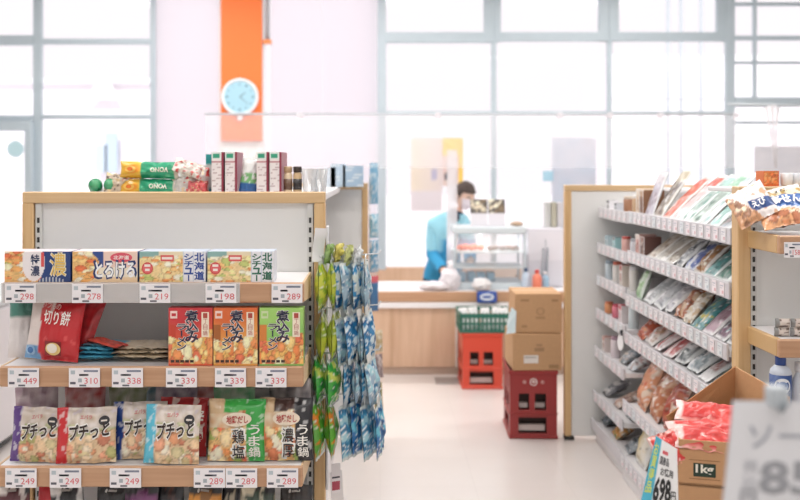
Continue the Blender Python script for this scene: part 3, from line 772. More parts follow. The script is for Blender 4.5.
ROWS = [(0, [(20.5, '298', 'under the navy stew box'), (87.5, '278', 'under the melting stew box'), (155, '219', 'under the left northern stew box'), (221, '198', 'under the green lettered stew box'), (287, '289', 'at the right end of the top stew shelf')]),
        (1, [(23.5, '449', 'under the red rice cake bag'), (84.5, '310', 'under the flat blue packs'), (127.5, '338', 'under the flat cream packs'), (181.5, '339', 'under the red noodle soup box'), (230.5, '339', 'under the orange noodle soup box'), (271, '339', 'under the green noodle soup box')]),
        (2, [(21, '249', 'under the purple edged noodle bag'), (65.5, '249', 'under the red edged noodle bag'), (125.5, '249', 'under the navy edged noodle bag'), (209.5, '289', 'under the red and black bag'), (241.5, '289', 'under the green hotpot bag'), (282.5, '289', 'under the black hotpot bag')])]
for i, lst in ROWS:
    z, y = TIERS[i]
    for k, (px, dg, wh) in enumerate(lst):
        o = price_tag((ax(px, y - .006), y - .0065, z - .060), dg, seed=i * 10 + k)
        o['label'] = 'white price tag reading %s %s' % (dg, wh)

# ---- top shelf: stew boxes
FOODC = ['f0c27e', 'e58d4e', 'f6e3c0', 'd9632e', 'fbefd8', 'e9a85c', 'b8c060']
def stew_box(px0, px1, art, label, dz=0):
    z, y = TIERS[0]; y += .012; w = (px1 - px0 - 1) * y / F; h = .094
    mb = MB(); fr = art(mb, w, h)
    return mb.build('stew_box', 'print', loc=(ax((px0 + px1) / 2, y), y, z + .0015), label=label, cat='box', group='stew boxes on the top shelf')
def art1(mb, w, h):
    fd = food(5, FOODC, 40, .06, .14); nv = C('25417f')
    def pt(u, v):
        e = (u - .44) ** 2 / .03 + (v - .62) ** 2 / .35
        if e < 1: return C('f6f0f2')
        if u > .5 + .06 * math.sin(v * 7):
            return nv if not ((u - .7) ** 2 / .05 + (v - .02) ** 2 / .02 < 1 and int(u * 40) % 2) else C('dfe6f0')
        return fd(u, v)
    fr = carton(mb, w, h, .10, pt, C('34508c'), C('e8dce4'), 60, 28)
    mb.vtext('特濃', (.40, .18, .53, .92), fr, C('28365e'), .02, d=.0008); mb.rect((.555, .5, .60, .97), fr, C('e05a5a'), .0006)
    mb.text('濃', (.69, .20, .93, .95), fr, C('f7f0d8'), .03, d=.0006); mb.text('濃', (.70, .21, .92, .94), fr, C('e9c46a'), .01, d=.001)
    return fr
def art2(mb, w, h):
    fd = food(8, FOODC, 40, .07, .15); nv = C('2f4c92')
    def pt(u, v):
        if (u - .12) ** 2 / .09 + (v - .5) ** 2 / .3 < 1 and u < .5: return fd(u, v)
        if u > .3 and v < .5: return C('f1d8b4') if v < .15 else C('f4ead8')
        if u > .48: return C('f3d6c8')
        return nv if u > .3 else C('f6e7d0')
    fr = carton(mb, w, h, .10, pt, C('34508c'), C('f0e2e4'), 60, 28)
    mb.ell(.75, .80, .17, .16, fr, C('e0586a'), .0005); mb.text('北海道', (.63, .74, .87, .87), fr, C('fff4f0'), .02, d=.001)
    mb.text('とろける', (.33, .12, .98, .68), fr, C('24386e'), .07, d=.0007); mb.text('とろける', (.355, .155, .955, .645), fr, C('fdfdff'), .03, d=.0012)
    return fr
def art34(txt, edge):
    def art(mb, w, h):
        fd = food(len(txt) + int(edge[0] * 900), ['f4d9a0', 'eebc78', 'fbf0d4', 'e2924e', 'f4e3a8', 'b9c470'], 44, .05, .13)
        def pt(u, v):
            if u > .66: return C('f1f1f6') if int((u - .66) * 60) % 9 else C('cfd8ea')
            if v > .86 - .2 * max(0, .3 - u): return C('8fb8b4') if u < .3 else C('f2e4c4')
            return fd(u, v)
        fr = carton(mb, w, h, .10, pt, C('d9dce8'), C('c4cfe2'), 60, 26)
        mb.ell(.12, .45, .085, .2, fr, C('d84a4e'), .0006); mb.ell(.12, .45, .07, .165, fr, C('e5686a'), .0009); mb.rect((.075, .5, .165, .58), fr, C('fbeee8'), .0012); mb.rect((.085, .36, .155, .44), fr, C('fbeee8'), .0012)
        mb.rect((.32, .68, .52, .88), fr, C('e0605e'), .0006); mb.rect((.34, .74, .50, .82), fr, C('fdeee8'), .001)
        mb.vtext('北海道', (.835, .06, .975, .97), fr, edge, .03, d=.0008); mb.vtext('シチュー', (.68, .02, .81, .93), fr, edge, .03, d=.0008)
        return fr
    return art
stew_box(4, 71, art1, 'navy stew box with gold lettering at the left end of the top shelf')
stew_box(72, 138, art2, 'cream stew box with big white rounded lettering on the top shelf')
stew_box(139, 206, art34('blue', C('2c4c9c')), 'stew box with navy vertical lettering on white, top shelf')
stew_box(207, 274, art34('green', C('2f6e58')), 'stew box with green vertical lettering on white, top shelf')

# ---- second shelf
def ramen_box(px0, px1, top, c2, label, seed, acc):
    z, y = TIERS[1]; y += .012; w = (px1 - px0 - 1) * y / F; h = .176
    fd = food(seed, ['e9b45c', 'f2d28c', 'd9762e', 'f5e6bc', 'e8c478', 'e08a48', 'd8603a', 'efd9a0'], 50, .06, .15)
    t, b = C(top), C(c2)
    def pt(u, v):
        lim = .47 + .05 * math.sin(u * 6 + seed) + (.12 if u > .75 else 0)
        if v < .04: return b
        if v < lim: return fd(u, v)
        if u < .16 and .42 < v < .72: return C(acc)
        return mix(b, t, min(1, (v - lim) / .35))
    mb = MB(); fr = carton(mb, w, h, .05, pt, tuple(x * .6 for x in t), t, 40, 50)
    mb.rect((.04, .82, .2, .95), fr, C('f3d8d0') if seed != 23 else C('cfe0b0'), .0006); mb.rect((.07, .86, .17, .91), fr, t, .0009)
    for d_, bold, cc in ((.0007, .06, C('f8f2ec')), (.0012, .025, C('2a2c46'))):
        mb.vtext('煮込み', (.39, .40, .67, .96), fr, cc, bold, d=d_, gap=.02); mb.vtext('ラーメン', (.20, .27, .40, .73), fr, cc, bold, d=d_, gap=.04)
    mb.rect((.75, .5, .92, .93), fr, C('f4e8d4'), .0006); mb.vtext('一丁目鍋', (.785, .52, .885, .92), fr, C('b0483c'), 0, d=.001)
    for k in range(5): mb.rect((.05 + k * .11, .055, .05 + k * .11 + .085, .10), fr, C('3c2a24'), .0006)
    return mb.build('noodle_soup_box', 'print', loc=(ax((px0 + px1) / 2, y), y, z + .0015), label=label, cat='box', group='noodle soup boxes on the second shelf')
ramen_box(168, 213, 'c8323a', 'd8583c', 'red noodle soup box on the second shelf', 21, 'c8402c')
ramen_box(213, 258, 'dc6a34', 'e8a04c', 'orange noodle soup box between the red and green ones', 22, 'a8602c')
ramen_box(259, 304, 'a4d470', '8cc468', 'green noodle soup box at the right end of the second shelf', 23, 'd8843c')

def bag_obj(name, loc, rot, w, h, t, art, label, cat='bag', group=None, nu=34, nv=36, seed=1, crink=.006, m='film', sz=None):
    mb = MB(); pt, post = art; fr = pouch(mb, w, h, t, pt, nu=nu, nv=nv, seed=seed, crink=crink)
    if post: post(mb, fr)
    return settle(mb.build(name, m, loc=loc, rot=rot, label=label, cat=cat, group=group), loc[2] if sz is None else sz)
# red rice cake bag
def mochi():
    red = C('c8242c')
    def pt(u, v):
        if u < .30 - .06 * v: return C('e8dcd8') if v > .2 else C('7fb0dc')
        n = noise.noise(Vector((u * 7, v * 7, 3)))
        if v < .4 and n > .25: return C('d84a4a')
        if v > .72 and u < .5: return C('e9c9c4') if n > .05 else C('d85a5a')
        return red
    def post(mb, fr):
        mb.text('切り餅', (.34, .56, .82, .78), fr, C('fbf4f0'), .012, d=.006); mb.text('いつもの', (.26, .80, .62, .90), fr, C('fbf0ee'), .0, d=.006)
        mb.rect((.42, .08, .72, .30), fr, C('8c1c22'), .005); mb.ell(.58, .18, .14, .10, fr, C('f2d48a'), .007); mb.ell(.57, .19, .10, .075, fr, C('f7f1e4'), .009)
        mb.ell(.14, .13, .10, .08, fr, C('9cc4e8'), .005); mb.ell(.14, .13, .06, .05, fr, C('3f78b8'), .007)
    return pt, post
z2, y2 = TIERS[1]
bag_obj('rice_cake_bag', (ax(50, y2 + .05), y2 + .06, z2 + .003), (R(-10), R(4), R(-8)), .175, .195, .06, mochi(), 'red and white rice cake bag standing on the second shelf', seed=4)
bag_obj('rice_cake_bag', (ax(66, y2 + .12), y2 + .135, z2 + .003), (R(-12), R(14), R(-16)), .15, .185, .05, (speck(C('b0282e'), 3, .3), None), 'dark red rice cake bag leaning behind the front one', seed=5, nu=18, nv=18)
bag_obj('white_food_bag', (ax(19, y2 + .1), y2 + .13, z2 + .003), (R(-8), 0, R(6)), .09, .20, .05, (lambda u, v: C('e2dcdc') if v < .62 else C('4a8478'), None), 'white bag with a green top at the left end of the second shelf', seed=6, nu=18, nv=18)
for k in range(4):
    bag_obj('flat_blue_pack', (ax(92, y2 + .05) + (k % 2) * .012, y2 + .10 + k * .004, z2 + .006 + k * .0115), (R(-90), 0, R(4 - 7 * k)), .125, .10, .016, (lambda u, v, k=k: mix(C('2f9cc4'), C('7fd0e4'), .5 + .5 * noise.noise(Vector((u * 5, v * 5, k)))) , None), 'flat blue pack lying on the second shelf beside the rice cakes', 'pack', 'flat blue packs', nu=14, nv=12, seed=20 + k, crink=.004).location.y += -.04
for k in range(6):
    bag_obj('flat_cream_pack', (ax(128 + 22 * (k % 2), y2 + .05), y2 + .06, z2 + .006 + (k // 2) * .0135), (R(-90), 0, R(random.uniform(-9, 9))), .105, .14, .017, (lambda u, v, k=k: mix(C('d8c4a4'), C('f0e4d0'), .5 + .5 * noise.noise(Vector((u * 6, v * 6, k)))) if True else 0, None), 'flat cream pack lying on the second shelf left of the noodle soup boxes', 'pack', 'flat cream packs', nu=14, nv=12, seed=30 + k, crink=.005)
bag_obj('flat_red_pack', (ax(122, y2 + .05), y2 + .05, z2 + .048), (R(-84), 0, R(60)), .06, .13, .014, (speck(C('d8584c'), 8, .3), None), 'small red edged pack lying across the flat cream packs', 'pack', nu=12, nv=12, seed=41)

# ---- third shelf: noodle bags
z3, y3 = TIERS[2]
NF = ['e0c29c', 'cf8a60', 'efe0cc', 'b8684c', 'c8bc90', 'e8d0b0', 'd99878', 'e6d4bc', 'a8a868']
def puchi(edge, seed, pal=NF, txt='プチっと'):
    fd = food(seed, pal, 46, .06, .16); e = C(edge)
    def pt(u, v):
        if u < .2 - .02 * math.sin(v * 9): return e if noise.noise(Vector((u * 14, v * 9, seed))) < .25 else mix(e, (1, 1, 1), .45)
        if v < .55 + .06 * math.sin(u * 7 + seed): return fd(u, v)
        n = noise.noise(Vector((u * 8, v * 8, seed)))
        if v < .70 and n > .02: return mix(C('a8b47c'), C('d8d4b0'), min(1, max(0, n * 2)))
        if v > .86 and n > .25: return C('d0c4c8')
        return mix(C('e6dcd6'), C('c8b8a4'), .45 + n)
    def post(mb, fr):
        sl = lambda u, v, d=0: fr(u, v + (u - .5) * .10, d)
        mb.text(txt, (.24, .44, .92, .72), sl, C('f6f2ee'), .08, d=.0045); mb.text(txt, (.25, .45, .91, .71), sl, C('2c1c18'), .03, d=.006)
        mb.text('エバラ', (.42, .80, .62, .87), fr, C('c8606a'), .02, d=.005)
        mb.ell(.82, .76, .09, .085, fr, C('2b2a30'), .005); mb.rect((.77, .745, .87, .775), fr, C('e4dcd4'), .0075)
    return pt, post
G3 = 'hotpot noodle bags on the third shelf'
def nb_(px0, px1, dy, rz, edge, seed, label, h=.163, ry=0):
    y = y3 + .04 + dy; w = (px1 - px0) * y / F
    bag_obj('noodle_bag', (ax((px0 + px1) / 2, y), y, z3 + .002), (R(-9), R(ry), R(rz)), w * 1.03, h, .05, puchi(edge, seed), label, 'bag', G3, seed=seed)
nb_(10, 61, .0, -3, '5c3a86', 51, 'noodle soup bag with a purple edge, leftmost on the third shelf', ry=1)
nb_(57, 115, -.012, 2, 'cc2830', 52, 'noodle soup bag with a red edge on the third shelf', .165, -1)
nb_(113, 165, .03, 3, '1f3f88', 53, 'noodle soup bag with a navy edge behind the light blue one', .172)
nb_(144, 198, -.02, -1, '5cc0dc', 54, 'noodle soup bag with a light blue edge, front of the third shelf', .175, 1)
def chanko(base, seed, bandc, txt):
    fd = food(seed, ['e8b878', 'd8843c', 'f4e4cc', 'c86a3c', '8ca850', 'f0d0a0', 'e0603c'], 50, .06, .15); b = C(base); bc = C(bandc)
    def pt(u, v):
        if u > .66 + .05 * (1 - v): return bc if noise.noise(Vector((u * 10, v * 12, seed))) < .28 else mix(bc, (1, 1, 1), .4)
        if v > .80 - .1 * (.5 - u): return C('d8b890') if u < .28 else b
        if .55 < v and u < .6: return mix(C('e8d8bc'), C('dcae84'), noise.noise(Vector((u * 8, v * 8, seed))) + .5)
        return fd(u, v)
    def post(mb, fr):
        mb.ell(.52, .68, .26, .11, fr, C('efe0cc'), .005); mb.text('地鶏だし', (.34, .62, .72, .74), fr, C('b03c34'), .02, d=.007)
        mb.vtext(txt, (.44, .03, .68, .55), fr, C('f6f4ee'), .08, d=.0045); mb.vtext(txt, (.455, .04, .665, .54), fr, C('22222a'), .008, d=.006)
        mb.vtext('うま鍋', (.74, .06, .93, .60), fr, C('f2f0ea'), .01, d=.005)
    return pt, post
y = y3 + .05
bag_obj('noodle_bag', (ax(181, y + .035), y + .045, z3 + .002), (R(-9), R(2), R(2)), .15, .178, .045,
        ((lambda u, v: (C('26222a') if (v < .42 and u < .80) else C('bc2c30')) if noise.noise(Vector((u * 9, v * 7, 5))) < .3 else C('e8ccc4')), lambda mb, fr: mb.vtext('辛鍋', (.76, .25, .93, .82), fr, C('f4e8e0'), .03, d=.005)),
        'red and black spicy hotpot bag behind the light blue edged one', 'bag', G3, seed=55)
bag_obj('noodle_bag', (ax(236, y), y, z3 + .002), (R(-9), 0, R(-2)), .176, .186, .05, chanko('3fae4c', 56, '38a84a', '鶏塩'), 'green hotpot bag with white and black lettering on the third shelf', 'bag', G3, seed=56)
bag_obj('noodle_bag', (ax(286, y), y + .005, z3 + .002), (R(-9), R(-1), R(-4)), .165, .188, .052, chanko('4a3430', 57, '222228', '濃厚'), 'black hotpot bag at the right end of the third shelf', 'bag', G3, seed=57)
bpal = ['9a7f8c', 'b04848', '7a8a58', '6a5a70', 'a8443c', '4a7a88', '3f9a58', '343038']
for k, (px, dz, top) in enumerate(((38, .185, 0), (84, .187, 1), (130, .180, 2), (172, .183, 3), (206, .188, 4), (160, .18, 5), (236, .193, 6), (292, .2, 7))):
    yb = y3 + .16 + .03 * (k % 3)
    pal = ['#d8c8cc', '#c8b4a8', '#' + bpal[top], '#b8a490']
    bag_obj('noodle_bag', (ax(px, yb), yb, z3 + .002), (R(-8), R(random.uniform(-4, 4)), R(random.uniform(-5, 5))), .135, dz + .012, .04, (lambda u, v, k=k, c=C(bpal[top]): mix(c, C('e6dcdc'), .25 + .45 * noise.noise(Vector((u * 5, v * 9, k)))), None),
            '%s noodle bag in the rear row of the third shelf, only its top showing' % ('mauve', 'dull red', 'olive', 'plum', 'brick red', 'dark teal', 'leaf green', 'near-black')[k], 'bag', 'noodle bags in the rear row', nu=18, nv=18, seed=70 + k, crink=.01)

# ---- bottom deck: dark bags, only tops show
z4, y4 = TIERS[3]
tops = [('5a2a32', 'e8e0dc', 'maroon'), ('c02a34', 'c02a34', 'red'), ('222226', 'eae6e4', 'black and white'), ('2a2a2c', '3a3a3c', 'plain black'), ('76406e', '262428', 'purple labelled black'), ('25252a', '5a3a34', 'black and brown'), ('d8923c', '2a2a2c', 'orange labelled black'), ('26262c', 'd8ccb0', 'black and cream'), ('3a4a40', 'e0d6bc', 'dark green and cream'), ('2a2626', '38302c', 'charcoal')]
for k, (a, b, nm) in enumerate(tops):
    px = 14 + k * 31.0; yb = y4 + .075 + .02 * (k % 2); a_, b_ = C(a), C(b)
    hgt = az(488 if k != 1 else 485, yb) - z4
    def pt(u, v, a_=a_, b_=b_, k=k):
        if v > .985: return C('1c1c20')
        if u < .34 and v > .9: return a_ if k % 2 else b_
        if v > .955 or (u > .7 and v > .93): return b_ if noise.noise(Vector((u * 7, k, 0))) > 0 else C('2a2a30')
        return a_ if noise.noise(Vector((u * 5, v * 5, k))) < .2 else mix(a_, b_, .6)
    def post(mb, fr, k=k):
        if k % 3 == 0 or k == 2: mb.ell(.3, .945, .035, .014, fr, C('eeeae6'), .004); mb.rect((.36, .94, .62, .955), fr, C('c8c4c0'), .004)
    bag_obj('sauce_bag', (ax(px, yb), yb, z4 + .002), (R(-5), R((-2, 3, -6, 2, 1, -2, 2, 3, -2, 1)[k]), R((3, -4, 2, -1, 3, -3, 2, -2, 4, -5)[k])), .10, hgt, .045, (pt, post), '%s soup bag on the bottom deck, only its top showing' % nm, 'bag', 'soup bags on the bottom deck', nu=18, nv=30, seed=90 + k)

# ================================================================== LEFT MAIN GONDOLA (behind the end cap)
YF = 5.28
g2 = empty('gondola_shelf', (-.69, 4.3, 0), label='long white gondola behind the left end unit with a wood framed far panel', cat='shelf unit')
def loc2(x): return x + .69
xr = ax(368, YF); xl = -1.32
zt2 = az(183, YF)
MB().box(loc2(xl), loc2(xr), YF - 4.3 - .0, YF - 4.3 + .045, zt2 - .035, zt2, r=.003).build('top_rail', 'woodh', g2)
MB().box(loc2(xr) - .034, loc2(xr), YF - 4.3, YF - 4.3 + .045, 0, zt2 - .035, r=.003).build('post', 'woodv', g2)
MB().box(loc2(xl), loc2(xl) + .034, YF - 4.3, YF - 4.3 + .045, 0, zt2 - .035, r=.003).build('post', 'woodv', g2)
MB().box(loc2(xl) + .034, loc2(xr) - .034, YF - 4.3 + .01, YF - 4.3 + .03, .02, zt2 - .035).build('end_panel', 'panel', g2)
MB().box(-.47, .47, 3.27 - 4.3, YF - 4.3, zt2 - .05, zt2 - .02, r=.004).build('top_shelf', 'shelfwhite', g2)
MB().box(-.01, .01, 3.27 - 4.3, YF - 4.3, .1, zt2 - .05).build('centre_panel', 'panel', g2)
for z in (1.1, .85, .6, .35):
    MB().box(-.42, .42, 3.27 - 4.3, YF - 4.3, z - .03, z, r=.003).build('shelf', 'shelfwhite', g2)
MB().box(-.45, .45, 3.27 - 4.3, YF - 4.3, 0, .14, r=.003).build('plinth', 'shelfwhite', g2)

# things on top of the left gondola
ZD = zt2 - .02 + .001
YT = 3.33
def zlift(py): return az(py, YT)
GP = 'green soup packets on the left unit'
def vono():
    def pt(u, v):
        if u < .36: return C('e8b83c') if (u - .2) ** 2 * 3 + (v - .5) ** 2 > .06 else C('f0a032')
        n = noise.noise(Vector((u * 8, v * 8, 2)))
        if u > .93: return C('e9e4d8')
        return C('1f9e74') if n < .3 else C('58bc8c')
    def post(mb, fr):
        mb.text('VONO', (.54, .38, .84, .66), fr, C('f4f4ea'), .03, rot180=True, d=.006)
        mb.ell(.18, .5, .10, .2, fr, C('f4c860'), .005); mb.ell(.18, .5, .05, .12, fr, C('e87c2c'), .007)
    return pt, post
s = YT / F
for k, (px, pyb, lab) in enumerate(((147, 190.5, 'lower'), (148, 174, 'upper'))):
    bag_obj('soup_packet', (ax(px, YT), YT + .02, ZD + .001 + .058 * k), (R(-4), R(1.5 * k), R(2)), .205, .0585, .05, vono(), 'green and yellow soup packet lying upside down, %s of two stacked' % lab, 'packet', GP, seed=110 + k, nu=40, nv=14)
for k, px in enumerate((90, 107)):
    mb = MB(); n = 20
    def spiral(u, v): 
        return C('1f8f60') if math.sin(v * 26 + u * 12) > -.2 else C('8fcca0')
    prof = [(.004, -.075), (.018, -.07), (.024, -.05), (.025, .04), (.019, .065), (.004, .07)]
    mb.lathe(prof, 20, C('1f8f60'), cols=[C('168050'), C('5cb888'), C('128050'), C('108050'), C('188a58'), C('5cb080')], mtx=Matrix.Translation((0, 0, .025)) @ Matrix.Rotation(R(78), 4, 'X') )
    mb.build('rolled_packet', 'film', loc=(ax(px, YT), YT + .07, ZD + .004), rot=(0, 0, R(14 - 8 * k)), label='rolled green packet lying end-on, ' + ('leftmost on the unit top' if k == 0 else 'second from the left on the unit top'), cat='packet', group=GP)
crk = [(119, .02, .11, .07, 'c9b8a4', 'dark speckled film packet between the rolled and stacked green packets'), (184, .02, .10, .065, 'd8d4d0', 'clear film packet with a red end right of the green packets'), (193, .07, .11, .11, 'e6e0da', 'white film packet standing behind the clear one'), (197, .01, .07, .05, 'd8686a', 'small red and white packet beside the teal box')]
for k, (px, dy, w, h, c, lab) in enumerate(crk):
    c_ = C(c)
    def pt(u, v, c_=c_, k=k):
        n = noise.noise(Vector((u * 7, v * 7, k * 3)))
        return (C('5a4a44') if n > .3 and k == 0 else C('d84c48') if (n > .22 and u > .55) else C('e8d0a0') if n < -.35 else c_)
    bag_obj('film_packet', (ax(px, YT + dy), YT + dy, ZD + .001), (R(-14), R((8, -4, 3, 5)[k]), R((5, -6, 4, 12)[k])), w, h, .045, (pt, None), lab, 'packet', 'film packets on the left unit', nu=22, nv=18, seed=120 + k, crink=.014)
bag_obj('film_packet', (ax(186, YT), YT - .01, ZD + .058), (R(-40), R(20), R(10)), .10, .06, .03, (lambda u, v: C('e0dcd4') if noise.noise(Vector((u * 8, v * 8, 9))) < .2 else C('c8504c'), None), 'crumpled film packet lying on top of the clear one', 'packet', 'film packets on the left unit', nu=20, nv=16, seed=127, crink=.014)
# teal carton behind and the four slim cartons
mb = MB(); carton(mb, .055, .148, .14, lambda u, v: C('1c9a9c') if v > .72 else (C('2c8890') if v < .2 else C('d8e0e0')), C('2c9a9c'), C('3aa6a6'), 10, 14)
mb.build('slim_carton', 'print', loc=(ax(213, YT + .08), YT + .09, ZD), label='teal slim carton, leftmost of the upright cartons on the unit', cat='carton', group='slim upright cartons on the left unit')
for k, (px, lab) in enumerate(((217.5, 'first white slim carton with a green top, beside the teal one'), (231, 'second white slim carton with a green top, left of the blue bag'), (262.5, 'white slim carton with a green top, just right of the blue bag'), (275.5, 'white slim carton with a green top, next to the dark jars'))):
    mb = MB(); w = .0415; h = az(152, YT) - ZD
    pl_ = print_lines(C('eae4e6'), C('b9a4aa'), 130 + k, 16)
    def pt(u, v, pl_=pl_):
        if u > .82: return C('8c2c44')
        if v > .84: return C('2c9c7c') if .86 < v < .97 and .1 < u < .7 else C('e6ecea')
        if v > .76: return C('a83a50') if v < .79 else C('e6dfe0')
        return pl_(u, v)
    fr = carton(mb, w, h, .16, pt, C('8c2c44'), C('bfe0d4'), 14, 40)
    mb.build('slim_carton', 'print', loc=(ax(px, YT), YT, ZD), rot=(0, 0, R(1.5 - k)), label=lab, cat='carton', group='slim upright cartons on the left unit')
bag_obj('snack_bag', (ax(246.5, YT), YT + .02, ZD + .001), (R(-8), R(6), 0), .062, .13, .03, (lambda u, v: C('2c66a8') if v < .3 else (C('7cbc7c') if v < .6 and noise.noise(Vector((u * 6, v * 6, 2))) > -.1 else C('e6eaea')), None), 'white and blue snack bag between the two pairs of slim cartons', 'bag', None, 14, 18, 140)
for k, (px, c1, c2) in enumerate(((287.5, 'b49878', '6a5040'), (297, '3c3230', 'd8b890'))):
    e = empty('spice_jar', (ax(px, YT), YT + .02, ZD), label=('tan spice jar' if k == 0 else 'dark spice jar with a black band') + ' standing right of the slim cartons', cat='jar', group='spice jars on the left unit')
    MB().lathe([(.014, 0), (.0155, .004), (.0155, .075), (.012, .083)], 16, C('d8c4a8') if k == 0 else C('c8ac88')).build('jar_body', 'plastic', e)
    MB().lathe([(.0158, .022), (.0158, .06)], 16, C(c2) if k == 0 else C('2a2628')).build('paper_wrap', 'print', e)
    MB().lathe([(.013, .083), (.015, .085), (.015, .102), (.013, .104)], 16, C(c1)).build('lid', 'plastic', e)
cup = MB()
cup.lathe([(.019, 0), (.021, .002), (.028, .095), (.029, .096), (.027, .094), (.0195, .004)], 20)
proto = None
for k, (px, dy, dz) in enumerate(((309, .02, 0), (319, .05, 0), (329, .03, 0), (315, .12, 0), (325, .19, 0))):
    if proto is None: o = proto = cup.build('plastic_cup', 'clearcup')
    else: o = proto.copy(); COL.objects.link(o)
    o.location = (ax(px, YT) if px < 320 else -.235, YT + dy + (.07 if px >= 320 else 0), ZD)
    tag(o, ('clear plastic cup on the unit top, just right of the dark spice jar', 'clear plastic cup on the unit top, second right of the spice jars', 'clear plastic cup at the right edge of the unit top', 'clear plastic cup in the rear row behind the first cups', 'clear plastic cup in the rear row at the edge', 'clear plastic cup stacked on the one beside the spice jar', 'clear plastic cup stacked on the second one from the spice jars')[k], 'cup', 'clear plastic cups')
for k, (px, w, c) in enumerate(((338, .08, 'bcd0e2'), (353, .11, 'a9c4dc'), (330, .06, 'd4dfea'))):
    Yk = 5.14; mb = MB(); pl_ = print_lines(C(c), C('dfe8f0'), 150 + k, 6); carton(mb, w, .125 - .01 * k, .1, pl_, C(c), C('d3e0ea'), 12, 14)
    mb.build('blue_carton', 'print', loc=(ax(px, Yk), Yk, ZD), label=('pale blue carton on the far end of the left gondola, middle one', 'mid blue carton on the far end of the left gondola, rightmost', 'palest blue carton on the far end of the left gondola, leftmost')[k], cat='carton', group='blue cartons on the far end')

# ---- hanging bags on the right side of the end cap
YH = 3.13; SH = F / YH
rk = empty('hook_rack', (XR + .002, YH, 0), label='white hook rack hung with small bags on the side of the left unit', cat='rack')
MB().box(0, .008, .075, .13, .42, 1.31, C('e6e6ea'), r=.002).build('back_plate', 'plastic', rk)
HK = [(262, 310, 'top'), (313, 361, 'second'), (358, 404, 'third'), (400, 455, 'lowest')]
for (a, b, nm) in HK:
    z = az(a, YH) + .016
    MB().tube([(.006, .10, z - .004), (.006, .06, z - .004), (-.014, .03, z - .002), (-.014, .006, z), (0, 0, z), (.18, 0, z + .012), (.186, 0, z + .024)], .0025, 8, C('c8ccd0')).build('hook', 'plastic', rk)
pxs = [322, 334.5, 344.5, 352, 359, 366]
palb = {'top': [('c9d24c', '8fb43c')] * 2 + [('2f86b8', 'd8dfd8')] * 4, 'second': [('c3d048', '9cb840')] * 2 + [('2c7cb0', 'cfe0e8')] * 4,
        'third': [('3fae44', 'cfdc6a')] * 2 + [('3c8cb8', 'dfe6ea')] * 4, 'lowest': [('5fae3c', 'e88c34')] * 2 + [('2470b0', '6cc0d8')] * 4}
for ti, (a, b, nm) in enumerate(HK):
    h = (b - a) / SH; z1_ = az(a, YH); bz = z1_ - h
    protos = {}
    for k, px in enumerate(pxs):
        c1, c2 = palb[nm][k]; x = ax(px + (ti * (.3 + .9 * k) if k > 1 else -ti * .5), YH)
        kind = 0 if k < 2 else 1 + (k + ti) % 2
        if kind not in protos:
            mb = MB(); ca, cb = C(c1), C(c2)
            def pt(u, v, ca=ca, cb=cb, ti=ti, kind=kind):
                n = noise.noise(Vector((u * 4, v * 6, ti * 4 + kind * 9))); n2 = noise.noise(Vector((u * 13, v * 15, ti * 4 + kind * 9)))
                if v > .93 or v < .04: return C('dfe6e4')
                if kind == 0: return C('e8eadc') if n2 > .38 else (cb if n > .2 else (C('3c8c58') if n < -.42 else ca))
                if n2 > .30: return C('eef2f4')
                if kind == 2: return C('a8d4e0') if n > .15 else (C('3a78a0') if n < -.2 else mix(ca, cb, .45))
                return cb if n > .12 else (C('1c5288') if n < -.3 else ca)
            pouch(mb, (.10, .105, .10)[kind], h * (1.06 if kind == 0 else 1.0), (.046, .028, .030)[kind], pt, nu=16, nv=26, seed=200 + ti * 3 + kind, crink=(.005, .010, .011)[kind], lens=1.1, seal=.03)
            o = protos[kind] = mb.build('hanging_bag', 'film')
            # header loop over the hook
            hd = MB(); hd.box(-.016, .016, -.001, .001, h - .004, h + .026, C('e6e8e6')); hd.build('header_card', 'film', o)
        else: o = copy_tree(protos[kind])
        o.location = (x, YH + random.uniform(-.012, .012), bz + random.uniform(-.008, .008))
        o.rotation_euler = (R(random.uniform(-4, 4)), R(-1 - 1.8 * k + random.uniform(-3, 3)), R((84 if k < 2 else 62 + 3 * k) + random.uniform(-12, 12)))
        order = ('first from the unit', 'second from the unit', 'third from the unit', 'fourth from the unit', 'fifth from the unit', 'outermost')[k]
        cn = {0: {'top': 'yellow-green', 'second': 'lime yellow', 'third': 'bright green', 'lowest': 'green and orange'}, 1: {'top': 'blue and silver', 'second': 'blue and pale', 'third': 'steel blue', 'lowest': 'deep blue'}, 2: {'top': 'aqua and white', 'second': 'pale teal', 'third': 'sky blue', 'lowest': 'turquoise'}}[kind][nm]
        tag(o, '%s snack bag hanging on the %s hook, %s' % (cn, nm, order), 'bag', 'snack bags hanging on the hook rack')
# bunch of clear headers at the very top of the rack
for k, (px, py, c) in enumerate(((327, 258, '8fb070'), (337, 257, 'd8cc70'), (347, 259, 'c8cc88'), (356, 260, 'dfe2e4'))):
    mb = MB(); pouch(mb, .06, .062, .02, speck(C(c), k, .4, 12), nu=12, nv=10, seed=240 + k, crink=.016)
    mb.build('small_bag', 'film', loc=(ax(px, YH), YH + .0, az(py + 5, YH)), rot=(R(10), R(-4 * k), R(70)), label=('green', 'yellow', 'pale yellow', 'silver')[k] + ' small bag at the very top of the hook rack', cat='bag', group='small bags atop the hook rack')
